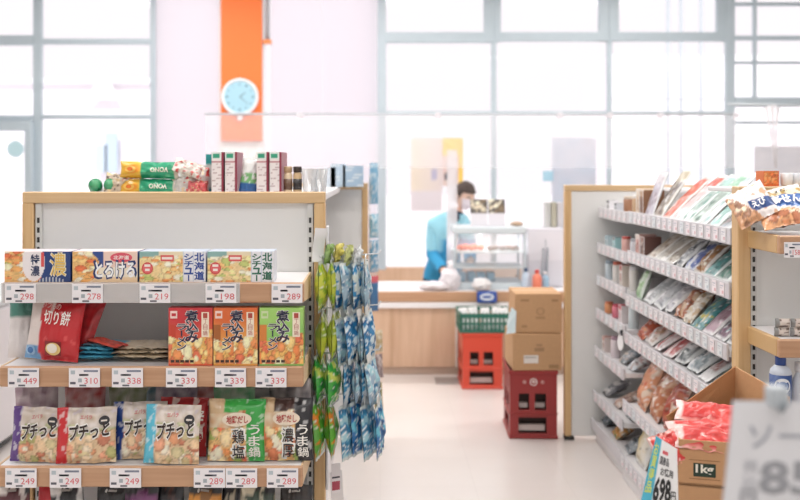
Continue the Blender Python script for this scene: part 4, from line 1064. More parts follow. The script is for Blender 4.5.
# white paper strips above and below the rack
for k, (px0, px1, py0, py1, Yk, lab) in enumerate(((312, 324, 228, 262, 3.14, 'white paper strip hanging at the corner of the left unit, above the bags'), (333, 346, 470, 515, 3.3, 'white paper strip hanging below the bags'))):
    mb = MB(); w = (px1 - px0) * Yk / F; h = (py1 - py0) * Yk / F
    mb.grid(lambda u, v: ((u - .5) * w, .006 * math.sin(v * 5), v * h), lambda u, v: C('e8e6ea'), 4, 8)
    mb.build('paper_strip', 'print', loc=(ax((px0 + px1) / 2, Yk), Yk, az(py1, Yk)), rot=(0, R(4 - 10 * k), R(20)), label=lab, cat='paper', group='paper strips on the left unit')
mb = MB(); mb.box(-.016, .016, -.001, .001, 0, .10, C('e9e4e8')); mb.rect((-.014, .01, .014, .04), lambda u, v, d=0: (u, -.0012, v), C('b0485a')); mb.rect((-.014, .05, .014, .056), lambda u, v, d=0: (u, -.0012, v), C('4a4a55'))
mb.build('hang_tag', 'print', loc=(ax(336, 3.2), 3.19, az(492, 3.2)), rot=(0, 0, R(24)), label='white and red hang tag under the lowest green bags', cat='tag')
# blue packets and cans at the far side (far end of the gondola, hung on its far post)
fr_ = empty('clip_strip', (xr + .004, YF + .06, 0), label='white clip strip of packets on the far post of the left gondola', cat='clip strip')
MB().box(0, .006, -.012, .012, .32, 1.47, C('eeeef0')).build('strip', 'plastic', fr_)
for k, (py0, py1, c, c2, nm) in enumerate(((163, 204, '7fb4d4', 'c8dcea', 'pale sky blue'), (214, 238, '8cc0d8', 'd4e4ec', 'light aqua blue'), (240, 272, '6ca8cc', 'e0e6ec', 'mid blue and white'), (276, 311, '4c7cac', 'd8606c', 'red topped blue'), (330, 352, 'c8b48c', 'e9e0d0', 'tan and white'), (354, 378, '8c7c80', 'd8ccc8', 'grey and white'), (382, 412, 'a89870', '788050', 'olive tan'))):
    Yk = YF + .05; mb = MB(); h = (py1 - py0) * Yk / F; c_, d_ = C(c), C(c2)
    pouch(mb, .052, h, .03, lambda u, v, c_=c_, d_=d_, k=k: d_ if (v > .82 if k == 3 else noise.noise(Vector((u * 5, v * 8, k))) > .1) else c_, nu=10, nv=14, seed=260 + k, crink=.006)
    mb.build('hanging_packet', 'film', loc=(ax(374 if k < 4 else 379, Yk) , Yk, az(py1, Yk)), rot=(0, R(-3 if k > 3 else 0), R(25)), label='%s packet hanging on the far clip strip' % nm, cat='packet', group='packets on the far clip strip')

# ================================================================== RIGHT GONDOLA
XF = 1.205
g3 = empty('gondola_shelf', (1.62, 4.2, 0), label='long white gondola of tiered shelves along the right of the aisle', cat='shelf unit')
ox3, oy3 = 1.62, 4.2
xl3 = ax(565, YF); zt3 = az(185, YF)
xr3 = 2.05
MB().box(xl3 - ox3, xr3 - ox3, YF - oy3, YF - oy3 + .05, zt3 - .034, zt3, r=.003).build('top_rail', 'woodh', g3)
for x in (xl3, xr3 - .036): MB().box(x - ox3, x + .036 - ox3, YF - oy3, YF - oy3 + .05, .02, zt3 - .034, r=.003).build('post', 'woodv', g3)
MB().box(xl3 + .036 - ox3, xr3 - .036 - ox3, YF - oy3 + .01, YF - oy3 + .03, .02, zt3 - .034).build('end_panel', 'panel', g3)
MB().box(xl3 - .0 - ox3, xl3 + .05 - ox3, YF - oy3 - .005, YF - oy3 + .055, 0, .02, C('3a3836')).build('foot', 'matte', g3)
MB().box(-.01, .01, 3.27 - oy3, YF - oy3, .05, zt3 - .03).build('centre_panel', 'panel', g3)
MB().box(-.09, .09, 3.27 - oy3, YF - oy3, zt3 - .03, zt3 - .012, r=.003).build('top_cap', 'shelfwhite', g3)
YA0, YA1, YB1 = 3.27, 4.62, 5.26
TA = [(1.30, 1.205), (1.112, 1.20), (.90, 1.192), (.718, 1.185), (.39, 1.178), (.13, 1.165)]
TB = [(1.295, 1.210), (1.10, 1.200), (.925, 1.195), (.74, 1.192), (.53, 1.185), (.285, 1.178), (.13, 1.168)]
def tier(z, xf, y0, y1, rail_h=.052):
    s = MB().box(xf + .012 - ox3, -.012, y0 - oy3, y1 - oy3, z - .045, z - .022, r=.002).build('shelf', 'shelfwhite', g3)
    MB().box(xf - ox3, xf + .010 - ox3, y0 - oy3, y1 - oy3, z - rail_h - .006, z, C('cfcdd2'), r=.002).build('price_rail', 'plastic', s)
    return s
for z, xf in TA: tier(z, xf, YA0, YA1)
for z, xf in TB: tier(z, xf, YA1 + .012, YB1)
for y0, y1, xf in ((YA0, YA1, 1.18), (YA1 + .012, YB1, 1.195)):
    MB().box(xf - ox3, -.012, y0 - oy3, y1 - oy3, 0, .075, r=.003).build('kick_plinth', 'shelfwhite', g3)
# tags in the rails
TNAME = ('top', 'second', 'third', 'fourth', 'fifth', 'lowest')
tagp = {}
rt_ = random.Random(3)
def rail_tags(z, xf, y0, y1, n, lab):
    for k in range(n):
        cc = rt_.choice([0, 0, 0, 1, 2]); y = y0 + (k + .5) * (y1 - y0) / n
        if cc not in tagp:
            mb = MB(); w, h = .044, .046
            mb.box(-w / 2, w / 2, -.0008, .0008, 0, h, (C('f3f1f4'), C('e8eef2'), C('f4ecf0'))[cc])
            fn = lambda u, v, d=0: (u * w, -.0012, v * h)
            mb.rect((-.4, .72, .3, .80), fn, C('bcc0cc')); mb.rect((-.4, .55, .1, .61), fn, C('c8cad2')); mb.rect((0, .16, .4, .40), fn, (C('e2c0c6'), C('c4cfd8'), C('e0b4ba'))[cc])
            o = tagp[cc] = mb.build('rail_tag', 'print')
        else: o = tagp[cc].copy(); COL.objects.link(o)
        o.location = (xf - .0016, y, z - .052); o.rotation_euler = (0, 0, R(-90))
        tag(o, lab, 'price tag', lab + 's')
for i, (z, xf) in enumerate(TA):
    rail_tags(z, xf, YA0 + .02, YA1 - .02, 17, 'small white price tag in the %s rail of the long right gondola' % TNAME[i])
for i, (z, xf) in enumerate(TB[:6]):
    rail_tags(z, xf, YA1 + .03, YB1 - .02, 6, 'small white price tag in the %s rail of the far section' % ('top', 'second', 'third', 'fourth', 'fifth', 'sixth')[i])

# products on the long section. each: (px on the rail, kind, width along aisle, length, lean, thickness, colours, words)
def prodpaint(cols, seed, style):
    cs = [C(c) for c in cols]; cd = min(cs, key=sum); cd = tuple(x * .7 for x in cd)
    def pt(u, v):
        c = pt0(u, v); n3 = noise.noise(Vector((u * 9, v * 15, seed * 4.1)))
        if style != 'food' and (u < .09 or u > .91 or v < .05 or v > .95): return mix(c, C('f2f4f4'), .7)
        if style == 'band' and .16 < u < .84 and .22 < v < .60: c = mix(c, cd, .55 if (seed % 3) else .25)
        if style == 'clear' and abs(u - .3 - .3 * v + .1 * math.sin(v * 9 + seed)) < .07: return mix(c, C('f8f8fa'), .8)  # slanted pale glint painted into the colour of clear film
        if n3 > .46: return mix(c, C('f6f6f8'), .7)
        if n3 < -.48: return mix(c, C('3a3234'), .6)
        return c
    def pt0(u, v):
        n = noise.noise(Vector((u * 4, v * 6, seed * 1.3))); n2 = noise.noise(Vector((u * 11, v * 11, seed * 2.1)))
        if style == 'band':
            if v > .72: return cs[1 % len(cs)]
            return cs[0] if n < .2 else cs[2 % len(cs)]
        if style == 'clear':
            return mix(cs[0], cs[1 % len(cs)], min(1, max(0, .5 + n))) if n2 < .3 else cs[2 % len(cs)]
        if style == 'food':
            return cs[int((n * .5 + .5 + n2 * .25) * len(cs) * .999) % len(cs)]
        k = int((u + n * .2) * 4); return cs[k % len(cs)]
    return pt
def rail_y(px, xf): return F * xf / (px - VX)
PC = 0
GAP = {'top': 9, 'second': .188, 'third': .212, 'fourth': .182, 'fifth': .35, 'sixth': .2, 'lowest': .335}
def product(tname, z, xf, y, kind, w, h, t, lean, cols, words, style='band', sec=''):
    global PC
    PC += 1; mb = MB(); name = {'pack': 'food_pack', 'bag': 'food_bag', 'box': 'food_box', 'jar': 'food_jar'}[kind]
    x = xf + .035
    zz = z - .021; gap = GAP[tname] if not sec else .15
    if kind in ('pack', 'bag'):
        if not sec: h *= 1.12
        lim = (gap - .040 - t * .8) / h
        if lim < 1: lean = max(lean, math.degrees(math.acos(lim)))
        cols = ['%02x%02x%02x' % tuple(int(int(c[i:i + 2], 16) * .92 + 6) for i in (0, 2, 4)) for c in cols]
        pouch(mb, w, h, t, prodpaint(cols, PC, style), nu=16, nv=24, seed=300 + PC, crink=.006 if kind == 'pack' else .013)
        o = mb.build(name, 'film', loc=(x + t * .3, y, zz + t * .25), rot=(R(-lean), R((PC * 37 % 9) - 4), R(-90 + (PC * 53 % 9) - 4)))
        settle(o, zz + .001, xf + .012)
    elif kind == 'box':
        carton(mb, w, h, t, prodpaint(cols, PC, style), C(cols[0]), C(cols[1 % len(cols)]), 12, 14)
        o = mb.build(name, 'print', loc=(x, y, zz + .001), rot=(0, 0, R(-90)))
    else:
        r = w / 2; c0, c1 = C(cols[0]), C(cols[1 % len(cols)])
        o = empty(name, (x + r, y, zz + .001))
        mb.lathe([(r * .9, 0), (r, .005), (r, h * .8), (r * .85, h * .86)], 14, c0); mb.build('jar_body', 'plastic', o)
        q = MB(); q.lathe([(r * .9, h * .85), (r * .9, h), (r * .8, h * 1.01)], 14, c1); q.build('lid', 'plastic', o)
    tag(o, '%s on the %s shelf of the %sright gondola' % (words, tname, sec), {'pack': 'pack', 'bag': 'bag', 'box': 'box', 'jar': 'jar'}[kind], 'goods on the %s shelf of the right gondola' % tname)
    return o
def fill(tname, z, xf, lst):
    tot = sum(a[2] for a in lst); free = (4.60 - 3.285 - tot) / len(lst); y = 4.60
    for a in lst:
        y -= free / 2 + a[2] / 2; product(tname, z, xf, y, *a[1:]); y -= a[2] / 2 + free / 2
P = product
z, xf = TA[0]
L_ = []
for a in [(634, 'box', .06, .13, .10, 4, ['e8d8c4', 'f0e4d4', 'caa27c'], 'cream box with a tan side'), (641, 'box', .07, .125, .10, 4, ['8c6448', 'c8a888', '7a5038'], 'brown upright box'),
          (650, 'pack', .13, .20, .02, 20, ['d8d4e2', 'e9e4ea', 'b4a4b4'], 'pale lilac pack'), (659, 'pack', .13, .24, .02, 34, ['b0a490', 'c4b89c', '5a4644'], 'olive beige pack with dark print'),
          (666.5, 'pack', .12, .24, .02, 46, ['e4644c', 'e8604a', 'f0a890'], 'bright red-orange long pack'), (677, 'pack', .13, .26, .02, 48, ['f0d4d8', 'e05a48', 'f4ecec'], 'pink and red slanted pack'),
          (690, 'pack', .13, .26, .02, 48, ['dcece8', 'b4dcd4', '5f9a90'], 'mint and white slanted pack'), (702, 'pack', .12, .26, .02, 47, ['cfe4dc', '9cd0b4', '3f6a5c'], 'green edged slanted pack'),
          (711, 'pack', .11, .26, .02, 46, ['e6eeee', 'd2e4e8', '88b8b8'], 'white slanted pack with pale teal print'), (721, 'pack', .11, .25, .02, 50, ['a8dcd4', '8fd0c8', 'dcecec'], 'pale turquoise slanted pack'),
          (733, 'pack', .12, .20, .02, 66, ['d2dae2', 'e4e8ee', 'b4c4d0'], 'clear silver flat pack'), (745, 'pack', .12, .19, .02, 66, ['d8dee6', '9cb8c0', 'e8ecf0'], 'clear grey flat pack')]:
    L_.append(a)
fill('top', z, xf, L_)
z, xf = TA[1]
L_ = []
for a in [(630, 'box', .07, .10, .08, 4, ['d8a49c', 'e8d8d0', '9c4c44'], 'pink and red small box'), (638, 'box', .08, .095, .08, 4, ['6c4a44', '8c5c50', 'd8c0b0'], 'dark brown small box'),
          (648, 'pack', .13, .19, .02, 50, ['e6dcd0', 'd8ccb8', 'c4b098'], 'cream slanted pack'), (660, 'pack', .13, .20, .02, 50, ['eceae4', 'b4a48c', 'd4ccc0'], 'white slanted pack with a tan edge'),
          (671, 'pack', .12, .20, .02, 50, ['cfc8bc', 'e4dcd4', 'a49484'], 'stone coloured slanted pack'), (682, 'bag', .12, .15, .04, 40, ['e4eaf0', '3a4048', 'f0f2f4'], 'clear bag with dark contents', 'clear'),
          (694, 'bag', .12, .17, .045, 48, ['3f58a4', 'e4e8f2', '6c80bc'], 'blue and white bag', 'stripe'), (704, 'bag', .10, .15, .04, 46, ['8c5c34', 'b48048', 'e4dccc'], 'brown bag', 'clear'),
          (715, 'pack', .12, .18, .025, 38, ['2c8c8c', '2f9494', '3c7c7c'], 'teal pack'), (729, 'pack', .13, .18, .025, 38, ['1f6a58', '2c8470', '1c5a50'], 'dark green pack'), (744, 'bag', .11, .15, .04, 45, ['e4e2e8', '6c2c6c', 'cdc8d4'], 'white and purple bag', 'clear')]:
    L_.append(a)
fill('second', z, xf, L_)
z, xf = TA[2]
L_ = []
for a in [(632, 'bag', .09, .13, .04, 20, ['9cd08c', 'd4e8d0', '78b868'], 'pale green bag', 'clear'), (645, 'bag', .14, .19, .05, 46, ['c4c8cc', '8f949c', 'e4e6ea'], 'large silver-grey bag', 'clear'),
          (660, 'bag', .15, .19, .05, 48, ['a8acb4', 'd4d8dc', '747880'], 'grey film bag', 'clear'), (676, 'bag', .12, .16, .05, 50, ['dcdce0', 'b4b4c0', 'eeeef2'], 'white film bag', 'clear'),
          (689, 'bag', .13, .17, .07, 36, ['c87c48', 'a85a30', 'e8c8a8'], 'orange-brown bread bag', 'food'), (702, 'bag', .09, .14, .04, 40, ['e8d4b4', 'f0e8dc', 'd0b088'], 'cream bread bag', 'food'),
          (712, 'pack', .12, .20, .03, 40, ['2c5c64', '3c8c90', 'c8b848'], 'dark teal pack with a yellow spot', 'food'), (723, 'pack', .11, .20, .03, 42, ['b08c9c', 'c8a8b4', '8c6478'], 'mauve pack'), (735, 'pack', .11, .20, .03, 40, ['5c2c4c', '4a2440', '2c8084'], 'dark plum pack'), (748, 'pack', .10, .18, .03, 40, ['284850', '345c60', '603050'], 'very dark teal pack')]:
    L_.append(a)
fill('third', z, xf, L_)
z, xf = TA[3]
L_ = []
for a in [(636, 'bag', .12, .14, .06, 35, ['d8642c', 'b84820', 'e89c6c'], 'orange-red bag', 'food'), (649, 'bag', .13, .16, .05, 46, ['a07858', 'e4d4c8', 'c85038'], 'tan bag with red print', 'clear'),
          (662, 'pack', .12, .20, .03, 52, ['e8d4d4', 'c83c3c', 'f0e8e8'], 'white and red striped pack', 'stripe'), (675, 'pack', .12, .20, .03, 52, ['d88080', 'f0dcdc', 'c04848'], 'rose striped pack', 'stripe'),
          (688, 'bag', .13, .17, .05, 46, ['3a4448', 'd4dadc', '5c686c'], 'black and white bag', 'clear'), (702, 'bag', .13, .17, .05, 46, ['c4d8e0', '48545c', 'e8eef0'], 'pale blue bag with dark print', 'clear'),
          (716, 'pack', .10, .20, .03, 30, ['e4e4e4', 'd0d4d4', 'a85048'], 'tall white pack with a red spot'), (728, 'pack', .11, .18, .03, 40, ['28483c', '1f3a30', '3f6450'], 'dark bottle-green pack'), (742, 'pack', .11, .18, .03, 40, ['34383c', '28483c', '50585c'], 'charcoal pack')]:
    L_.append(a)
fill('fourth', z, xf, L_)
z, xf = TA[4]
L_ = []
for a in [(633, 'bag', .16, .24, .08, 22, ['d8643c', 'e8a078', 'f0d8c4'], 'big orange-red bag', 'food'), (646, 'bag', .16, .22, .09, 26, ['e0b494', 'c87c58', 'f0e0d0'], 'peach coloured bag', 'food'),
          (661, 'bag', .16, .22, .09, 28, ['c87858', 'b8503c', 'e8cbb4'], 'brick and cream bag', 'food'), (677, 'bag', .15, .20, .07, 34, ['e4c8b8', 'd8dcdc', 'd09080'], 'pale pink bag', 'food'),
          (692, 'bag', .15, .19, .06, 42, ['c02c38', 'e8c8cc', 'd84854'], 'crimson and white bag', 'clear'), (708, 'bag', .14, .18, .06, 42, ['b8d8e8', 'e8f0f4', '7cb0d0'], 'ice blue bag', 'clear'), (724, 'bag', .14, .18, .06, 42, ['e8e4e4', 'd86060', 'c8c4c8'], 'white bag with red print', 'clear')]:
    L_.append(a)
fill('fifth', z, xf, L_)
z, xf = TA[5]
L_ = []
for a in [(650, 'bag', .17, .22, .085, 16, ['f4eee0', 'dcc070', 'ece2c8'], 'cream and yellow bread bag', 'stripe'), (668, 'bag', .18, .225, .09, 16, ['efe6d4', 'b89460', 'd8c49c'], 'white and tan bread bag', 'stripe'), (690, 'bag', .18, .225, .09, 18, ['b89460', '8c6c40', 'e4d4b0'], 'brown crusted bread bag', 'food'), (715, 'bag', .15, .18, .08, 30, ['d8e0d0', '8ca870', 'f0f0ec'], 'pale green and white bag', 'clear'), (632, 'bag', .15, .18, .07, 25, ['4c5458', '8c9498', '343c40'], 'dark grey bag', 'clear')]:
    L_.append(a)
fill('lowest', z, xf, L_)
# far section: small jars, boxes, pots
FS = [[('box', .07, .06, ['eceaee', '50545c'], 'white small box'), ('box', .06, .05, ['c8ccd4', '484c54'], 'grey small box'), ('jar', .05, .09, ['a4785c', 'd8c8b8'], 'brown jar with a cream lid'), ('jar', .05, .10, ['c8a888', 'e8e4e0'], 'tan jar with a white lid')],
      [('box', .06, .06, ['d0e4ea', '8cb4c4'], 'pale blue small box'), ('box', .06, .065, ['a8d8dc', '546870'], 'aqua small box'), ('jar', .05, .08, ['e8b8b0', 'c85c54'], 'pink jar with a red lid'), ('jar', .045, .08, ['dcdce2', 'b4b8c0'], 'pale grey jar')],
      [('jar', .05, .10, ['d4e0e8', 'a4b8c8'], 'pale blue jar'), ('jar', .05, .11, ['ece8e4', 'c86c58'], 'white jar with a rust lid'), ('box', .06, .11, ['e8dcd0', 'c04c44', 'f0ece8'], 'white and red box'), ('jar', .045, .12, ['e6e2de', 'e8e6ea'], 'white tall jar')],
      [('jar', .05, .06, ['e09a6c', 'd87850'], 'orange pot'), ('jar', .055, .07, ['e48494', 'c84860'], 'pink pot with a crimson lid'), ('box', .06, .09, ['f0e6e6', 'd8586c', 'e8d8dc'], 'pink and white box'), ('jar', .05, .12, ['dbe6ea', 'f0f0f2'], 'clear white jar')],
      [('box', .06, .08, ['e8d8d4', 'c88478'], 'pale rose box'), ('jar', .05, .11, ['e4d8dc', 'b898a8'], 'lilac jar'), ('bag', .09, .14, ['d8c8bc', '98a4b0', 'e8e4e4'], 'cream bag'), ('bag', .09, .15, ['94b4d4', 'e8ecf0', 'c8a4a4'], 'pale blue bag')],
      [('bag', .10, .15, ['d8d4d4', '6c6c74', 'b8b4b8'], 'grey and white bag'), ('bag', .10, .16, ['8c5048', 'd8b8a8', 'e4dcd8'], 'russet bag'), ('bag', .10, .15, ['98a8b0', '586870', 'dce2e4'], 'slate bag')],
      [('bag', .12, .16, ['3c4448', '74808c', '2c3034'], 'charcoal bag'), ('bag', .12, .13, ['4c8c4c', 'e0a050', 'd8dcd0'], 'green and orange bag'), ('bag', .12, .14, ['545c64', '98a0a8', '3c4248'], 'dark slate bag')]]
for i, lst in enumerate(FS):
    z, xf = TB[i]; n = len(lst)
    for k, (kd, w, h, cols, wd) in enumerate(lst):
        y = YB1 - .07 - k * (YB1 - YA1 - .14) / max(1, n - 1)
        P(('top', 'second', 'third', 'fourth', 'fifth', 'sixth', 'lowest')[i], z, xf, y, kd, w, h, .05, 14 if kd == 'bag' else 0, cols, wd, 'food' if kd == 'bag' else 'band', 'far ')
# speaker-like white oval card at the seam
mb = MB(); mb.ell(0, 0, .02, .04, lambda u, v, d=0: (u, -.002, v), C('f4f2f4')); mb.box(-.004, .004, -.002, .012, .03, .06, C('3a3a3e'))
mb.build('shelf_talker', 'print', loc=(1.165, 4.60, .665), rot=(0, 0, R(-60)), label='white oval card hanging at the joint of the right shelves', cat='card')
# white trays on the top cap
for k, (yy, lab) in enumerate(((3.75, 'white low tray on top of the right gondola, nearer one'), (4.25, 'white low tray on top of the right gondola, farther one'))):
    mb = MB(); mb.box(-.08, .08, -.16, .16, 0, .004, C('e6e4e8')); 
    for a in ((-.08, -.076, -.16, .16), (.076, .08, -.16, .16), (-.08, .08, -.16, -.156), (-.08, .08, .156, .16)): mb.box(*a, 0, .035, C('e4e2e8'))
    mb.build('tray', 'plastic', loc=(1.62, yy, zt3 - .0115), label=lab, cat='tray')

# ================================================================== RIGHT END CAP
XE0 = ax(738, YP); XE1 = XE0 + 1.0; ZE = az(186.5, YP)
g4 = empty('end_shelf_unit', ((XE0 + XE1) / 2, YP, 0), label='wood framed end shelf unit at the right edge with snack bags on it', cat='shelf unit')
oe = (XE0 + XE1) / 2; hw = .5
for sx in (-1, 1):
    p = MB().box(sx * (hw - .022) - .022, sx * (hw - .022) + .022, 0, .06, 0, ZE - .03, r=.003).build('post', 'woodv', g4)
    q = MB(); xx = sx * (hw - .044 - .014)
    q.box(xx - .010, xx + .010, .012, .03, .05, ZE - .04, C('dcdcda'))
    for k in range(38):
        z = .1 + k * .033
        if z < ZE - .06: q.box(xx - .004, xx + .004, .010, .0125, z, z + .018, C('2c2a2a'))
    q.build('slotted_upright', 'matte', p)
MB().box(-hw, hw, -.012, .06, ZE - .03, ZE, r=.003).build('top_rail', 'woodh', g4)
MB().box(-hw + .044, hw - .044, .03, .04, .1, ZE - .03).build('back_panel', 'panel', g4)
MB().box(-hw + .044, hw - .044, -.3, .03, 0, .12, r=.003).build('plinth', 'shelfwhite', g4)
MB().box(-hw, hw, .06, .30, ZE - .02, ZE - .004, r=.003).build('top_shelf', 'shelfwhite', g4)
YE = 2.95
for z in (az(236, YE), az(340, YE), .67, .38):
    x0 = ax(779, YE) - oe; x1 = hw - .04
    s = MB().box(x0 + .016, x1, YE - YP + .016, .03, z - .03, z, r=.002).build('shelf', 'shelfwhite', g4)
    MB().box(x0, x1, YE - YP, YE - YP + .018, z - .056, z + .001, r=.004).build('wood_edge', 'rail', s)
    MB().box(x0, x0 + .016, YE - YP + .018, .03, z - .056, z + .001, r=.003).build('side_board', 'wood', s)
o = price_tag((ax(793.5, YE - .01), YE - .003, az(257.5, YE)), '158', .052, .048, 77); o['label'] = 'white price tag on the upper wood edge of the right end unit'; o['group'] = 'price tags on the right end unit'
# snack bags on the upper shelf
zs = az(236, YE)
def chips1():
    fd = food(77, ['c89068', 'a86a44', 'e8d0b4', 'b88058', '8c5a40'], 30, .08, .2)
    def pt(u, v):
        if v > .9: return C('ece8ea')
        if u + v * .6 < .62: return fd(u, v)
        if .15 < v < .42 and u > .45: return C('2c4c88')
        return C('ede6e4') if noise.noise(Vector((u * 6, v * 6, 3))) < .3 else C('d8a888')
    return pt, lambda mb, fr: mb.text('えび', (.52, .2, .85, .38), fr, C('f2f0f2'), .03, d=.007)
def chips2():
    fd = food(78, ['e0a070', 'c87c4c', 'f0d8c0', 'a85c38', 'ecd0b0'], 36, .07, .18)
    def pt(u, v):
        if v > .86: return C('efece8')
        if v > .66: return C('efe6cc') if noise.noise(Vector((u * 9, v * 9, 1))) < .15 else C('c8a048')
        if .28 + .1 * math.sin(u * 4) < v: return C('3a6cb4')
        return fd(u, v) if v < .24 + .1 * math.sin(u * 4) else C('f0ecec')
    return pt, lambda mb, fr: (mb.text('海老せん', (.12, .38, .88, .60), fr, C('f4f4f6'), .05, d=.007), mb.text('うす焼', (.3, .70, .7, .80), fr, C('3a3438'), .02, d=.006))
bag_obj('snack_bag', (ax(762, 3.02), 3.03, zs + .012), (R(-48), R(-30), R(-20)), .13, .165, .05, chips1(), 'brown and white prawn snack bag overhanging the right end unit', 'bag', 'snack bags on the right end unit', seed=401)
bag_obj('snack_bag', (ax(792, 2.98), 2.985, zs + .012), (R(-54), R(-14), R(-12)), .16, .19, .05, chips2(), 'blue and cream prawn snack bag on the right end unit', 'bag', 'snack bags on the right end unit', seed=402)
# on top: orange box, white cups
mb = MB(); fd = food(90, ['e0742c', 'c8561c', 'f0a060'], 10, .15, .3); carton(mb, .056, .052, .05, lambda u, v: fd(u, v) if .08 < u < .92 and v > .1 else C('d8642c'), C('d07038'), C('e89858'), 12, 12)
mb.build('orange_box', 'print', loc=(ax(775, YP), YP + .03, ZE + .0005), rot=(0, 0, R(8)), label='small orange box standing on top of the right end unit', cat='box')
for k, (px, c, lab) in enumerate(((784, '54707c', 'dark slate tin behind the orange box on the right end unit'), (793, 'eceef2', 'white paper cup on top of the right end unit'), (804, 'e4e8f0', 'pale cup at the edge on the right end unit'))):
    mb = MB(); r = .012 if k == 0 else .019; mb.lathe([(r * .8, 0), (r, .005), (r * 1.1, .043), (r, .045)], 16, C(c))
    mb.build('cup', 'plastic', loc=(ax(px, YP), YP + (.05 if k else .1), ZE - (0 if k else .003) + .0005), label=lab, cat='cup', group='cups on the right end unit')
# middle shelf: small striped packs
zs2 = az(340, YE)
for k, (px, lv) in enumerate(((790, 0), (791, 1), (806, 0), (807, 1))):
    mb = MB(); pl_ = print_lines(C('d8ccc4'), C('6c5850'), 160 + k, 3)
    pouch(mb, .048, .028, .024, lambda u, v, pl_=pl_: C('8c8c8c') if u < .2 else pl_(u, v), nu=16, nv=10, seed=420 + k, crink=.003)
    mb.build('canned_snack', 'film', loc=(ax(px, YE), YE + .06, zs2 + .001 + .0285 * lv), label=('lower left', 'upper left', 'lower right', 'upper right')[k] + ' small silver and tan pack on the middle shelf of the right end unit', cat='pack', group='small stacked packs on the right end unit')
# blue-capped bottle on lower shelf
bt = empty('water_bottle', (ax(788, YE), YE + .055, .673), label='bottle with a blue cap and white oval mark on the right end unit', cat='bottle')
MB().lathe([(.030, 0), (.033, .006), (.033, .185), (.030, .198), (.018, .21), (.014, .213), (.014, .22)], 20, C('c4ccda')).build('bottle_body', 'plastic', bt)
q = MB(); q.lathe([(.0335, .09), (.0335, .183)], 20, C('33518c')); fn = lambda u, v, d=0: (math.sin(u) * .0342, -math.cos(u) * .0342, v)
q.ell(-.2, .15, .75, .024, fn, C('e6ecf4')); q.ell(-.2, .15, .5, .014, fn, C('6c88b8'), .001) ; q.build('wrap', 'print', bt)
MB().lathe([(.0165, .205), (.0165, .245), (.014, .249)], 18, C('2c4c94')).build('cap', 'plastic', bt)
bottle('water_bottle', (ax(808, YE), YE + .06, .673), .03, .22, C('d0d6e0'), C('eceef2'), 'pale bottle with a white cap on the lower shelf of the right end unit')

# ================================================================== FRONT CARTON STACK
YC = 2.42; cx = ax(732, YC); brown = 'b98a62'
rzc = R(-15)
def deco_kg(mb, fn):
    mb.rect((-.36, .20, -.15, .50), fn, C('26382e')); mb.text('1kg', (-.335, .24, -.175, .47), fn, C('e8e4d8'), .03, d=.0009)
    for a in ((-.40, .14, -.11, .155), (-.40, .56, -.11, .575)): mb.rect(a, fn, C('8a6444'))
def deco_kg2(mb, fn):
    for a in ((-.40, .80, 0, .81), (-.40, .50, 0, .51), (-.40, .5, -.39, .81), (-.01, .5, 0, .81)): mb.rect(a, fn, C('7c5a3c'))
    mb.text('1kgx12', (-.36, .56, -.05, .74), fn, C('7c5a3c'), .01, d=.0009)
    mb.rect((-.36, .18, -.06, .42), fn, C('26382e'))
zb = az(489, YC)
fl = (0, 0)
cw, cd, lowh = .26, .30, zb / 3
for k, (z0, nm) in enumerate(((0, 'bottom'), (lowh, 'second from the floor'), (2 * lowh, 'just under the open one'))):
    closed_carton((cx, YC, z0 + .0005 * k), cw, lowh - .001, cd, rzc, 'brown carton in the front stack, ' + nm, deco_kg2 if k == 2 else None, 'bb9069')
oc = empty('open_carton', (cx, YC, zb + .002), rzc, label='open brown display carton full of red bags, topmost of the front stack', cat='carton', group='brown cardboard cartons')
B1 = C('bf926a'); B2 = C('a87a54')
h0, h1 = .075, .10
mb = MB(); x = cw / 2; t = .005
mb.box(-x, x, 0, cd, 0, .005, B1); mb.box(-x, x, 0, t, 0, .115, B1)
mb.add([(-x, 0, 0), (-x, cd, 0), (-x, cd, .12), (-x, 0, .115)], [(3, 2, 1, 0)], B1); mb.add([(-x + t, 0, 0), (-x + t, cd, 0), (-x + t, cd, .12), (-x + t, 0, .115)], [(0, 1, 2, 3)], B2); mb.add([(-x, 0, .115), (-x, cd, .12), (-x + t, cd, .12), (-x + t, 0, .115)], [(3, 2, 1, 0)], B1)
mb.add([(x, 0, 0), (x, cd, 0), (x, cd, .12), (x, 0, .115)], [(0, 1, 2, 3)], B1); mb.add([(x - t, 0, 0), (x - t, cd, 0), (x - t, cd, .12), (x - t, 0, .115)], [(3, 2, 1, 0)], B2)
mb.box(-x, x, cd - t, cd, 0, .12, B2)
fn = lambda u, v, e=0: (u * cw, -.0008 - e, v * .115)
deco_kg(mb, fn)
mb.add([fn(.30 + .07 * math.cos(a) * (1.15 if i % 2 else 1), .6 + .36 * math.sin(a) * (1.15 if i % 2 else 1)) for i, a in enumerate([2 * math.pi * k / 20 for k in range(20)])], [tuple(range(20))], C('b84840'))
mb.ell(.30, .6, .055, .28, fn, B1, .0006); mb.rect((.285, .4, .315, .8), fn, C('b84840'), .001)
mb.build('carton_body', 'cardboard', oc)
def world_poly(name, pts, col, parent):
    """a stiff flap through world points, expressed in the carton's frame"""
    inv = (Matrix.Translation(parent.location) @ Matrix.Rotation(rzc, 4, 'Z')).inverted()
    vs = [inv @ p for p in pts]; n = (vs[1] - vs[0]).cross(vs[2] - vs[0]).normalized() * .004
    k = len(vs); m = MB()
    m.add(vs + [v + n for v in vs], [tuple(range(k - 1, -1, -1)), tuple(range(k, 2 * k))] + [(i, (i + 1) % k, (i + 1) % k + k, i + k) for i in range(k)], col)
    return m.build(name, 'cardboard', parent)
cnr_t, cnr_b = at(735, 366, 2.76), at(735, 440, 2.76)
world_poly('flap', [at(666, 416, 2.62), at(676, 440, 2.62), cnr_b, cnr_t], C('b07e54'), oc)
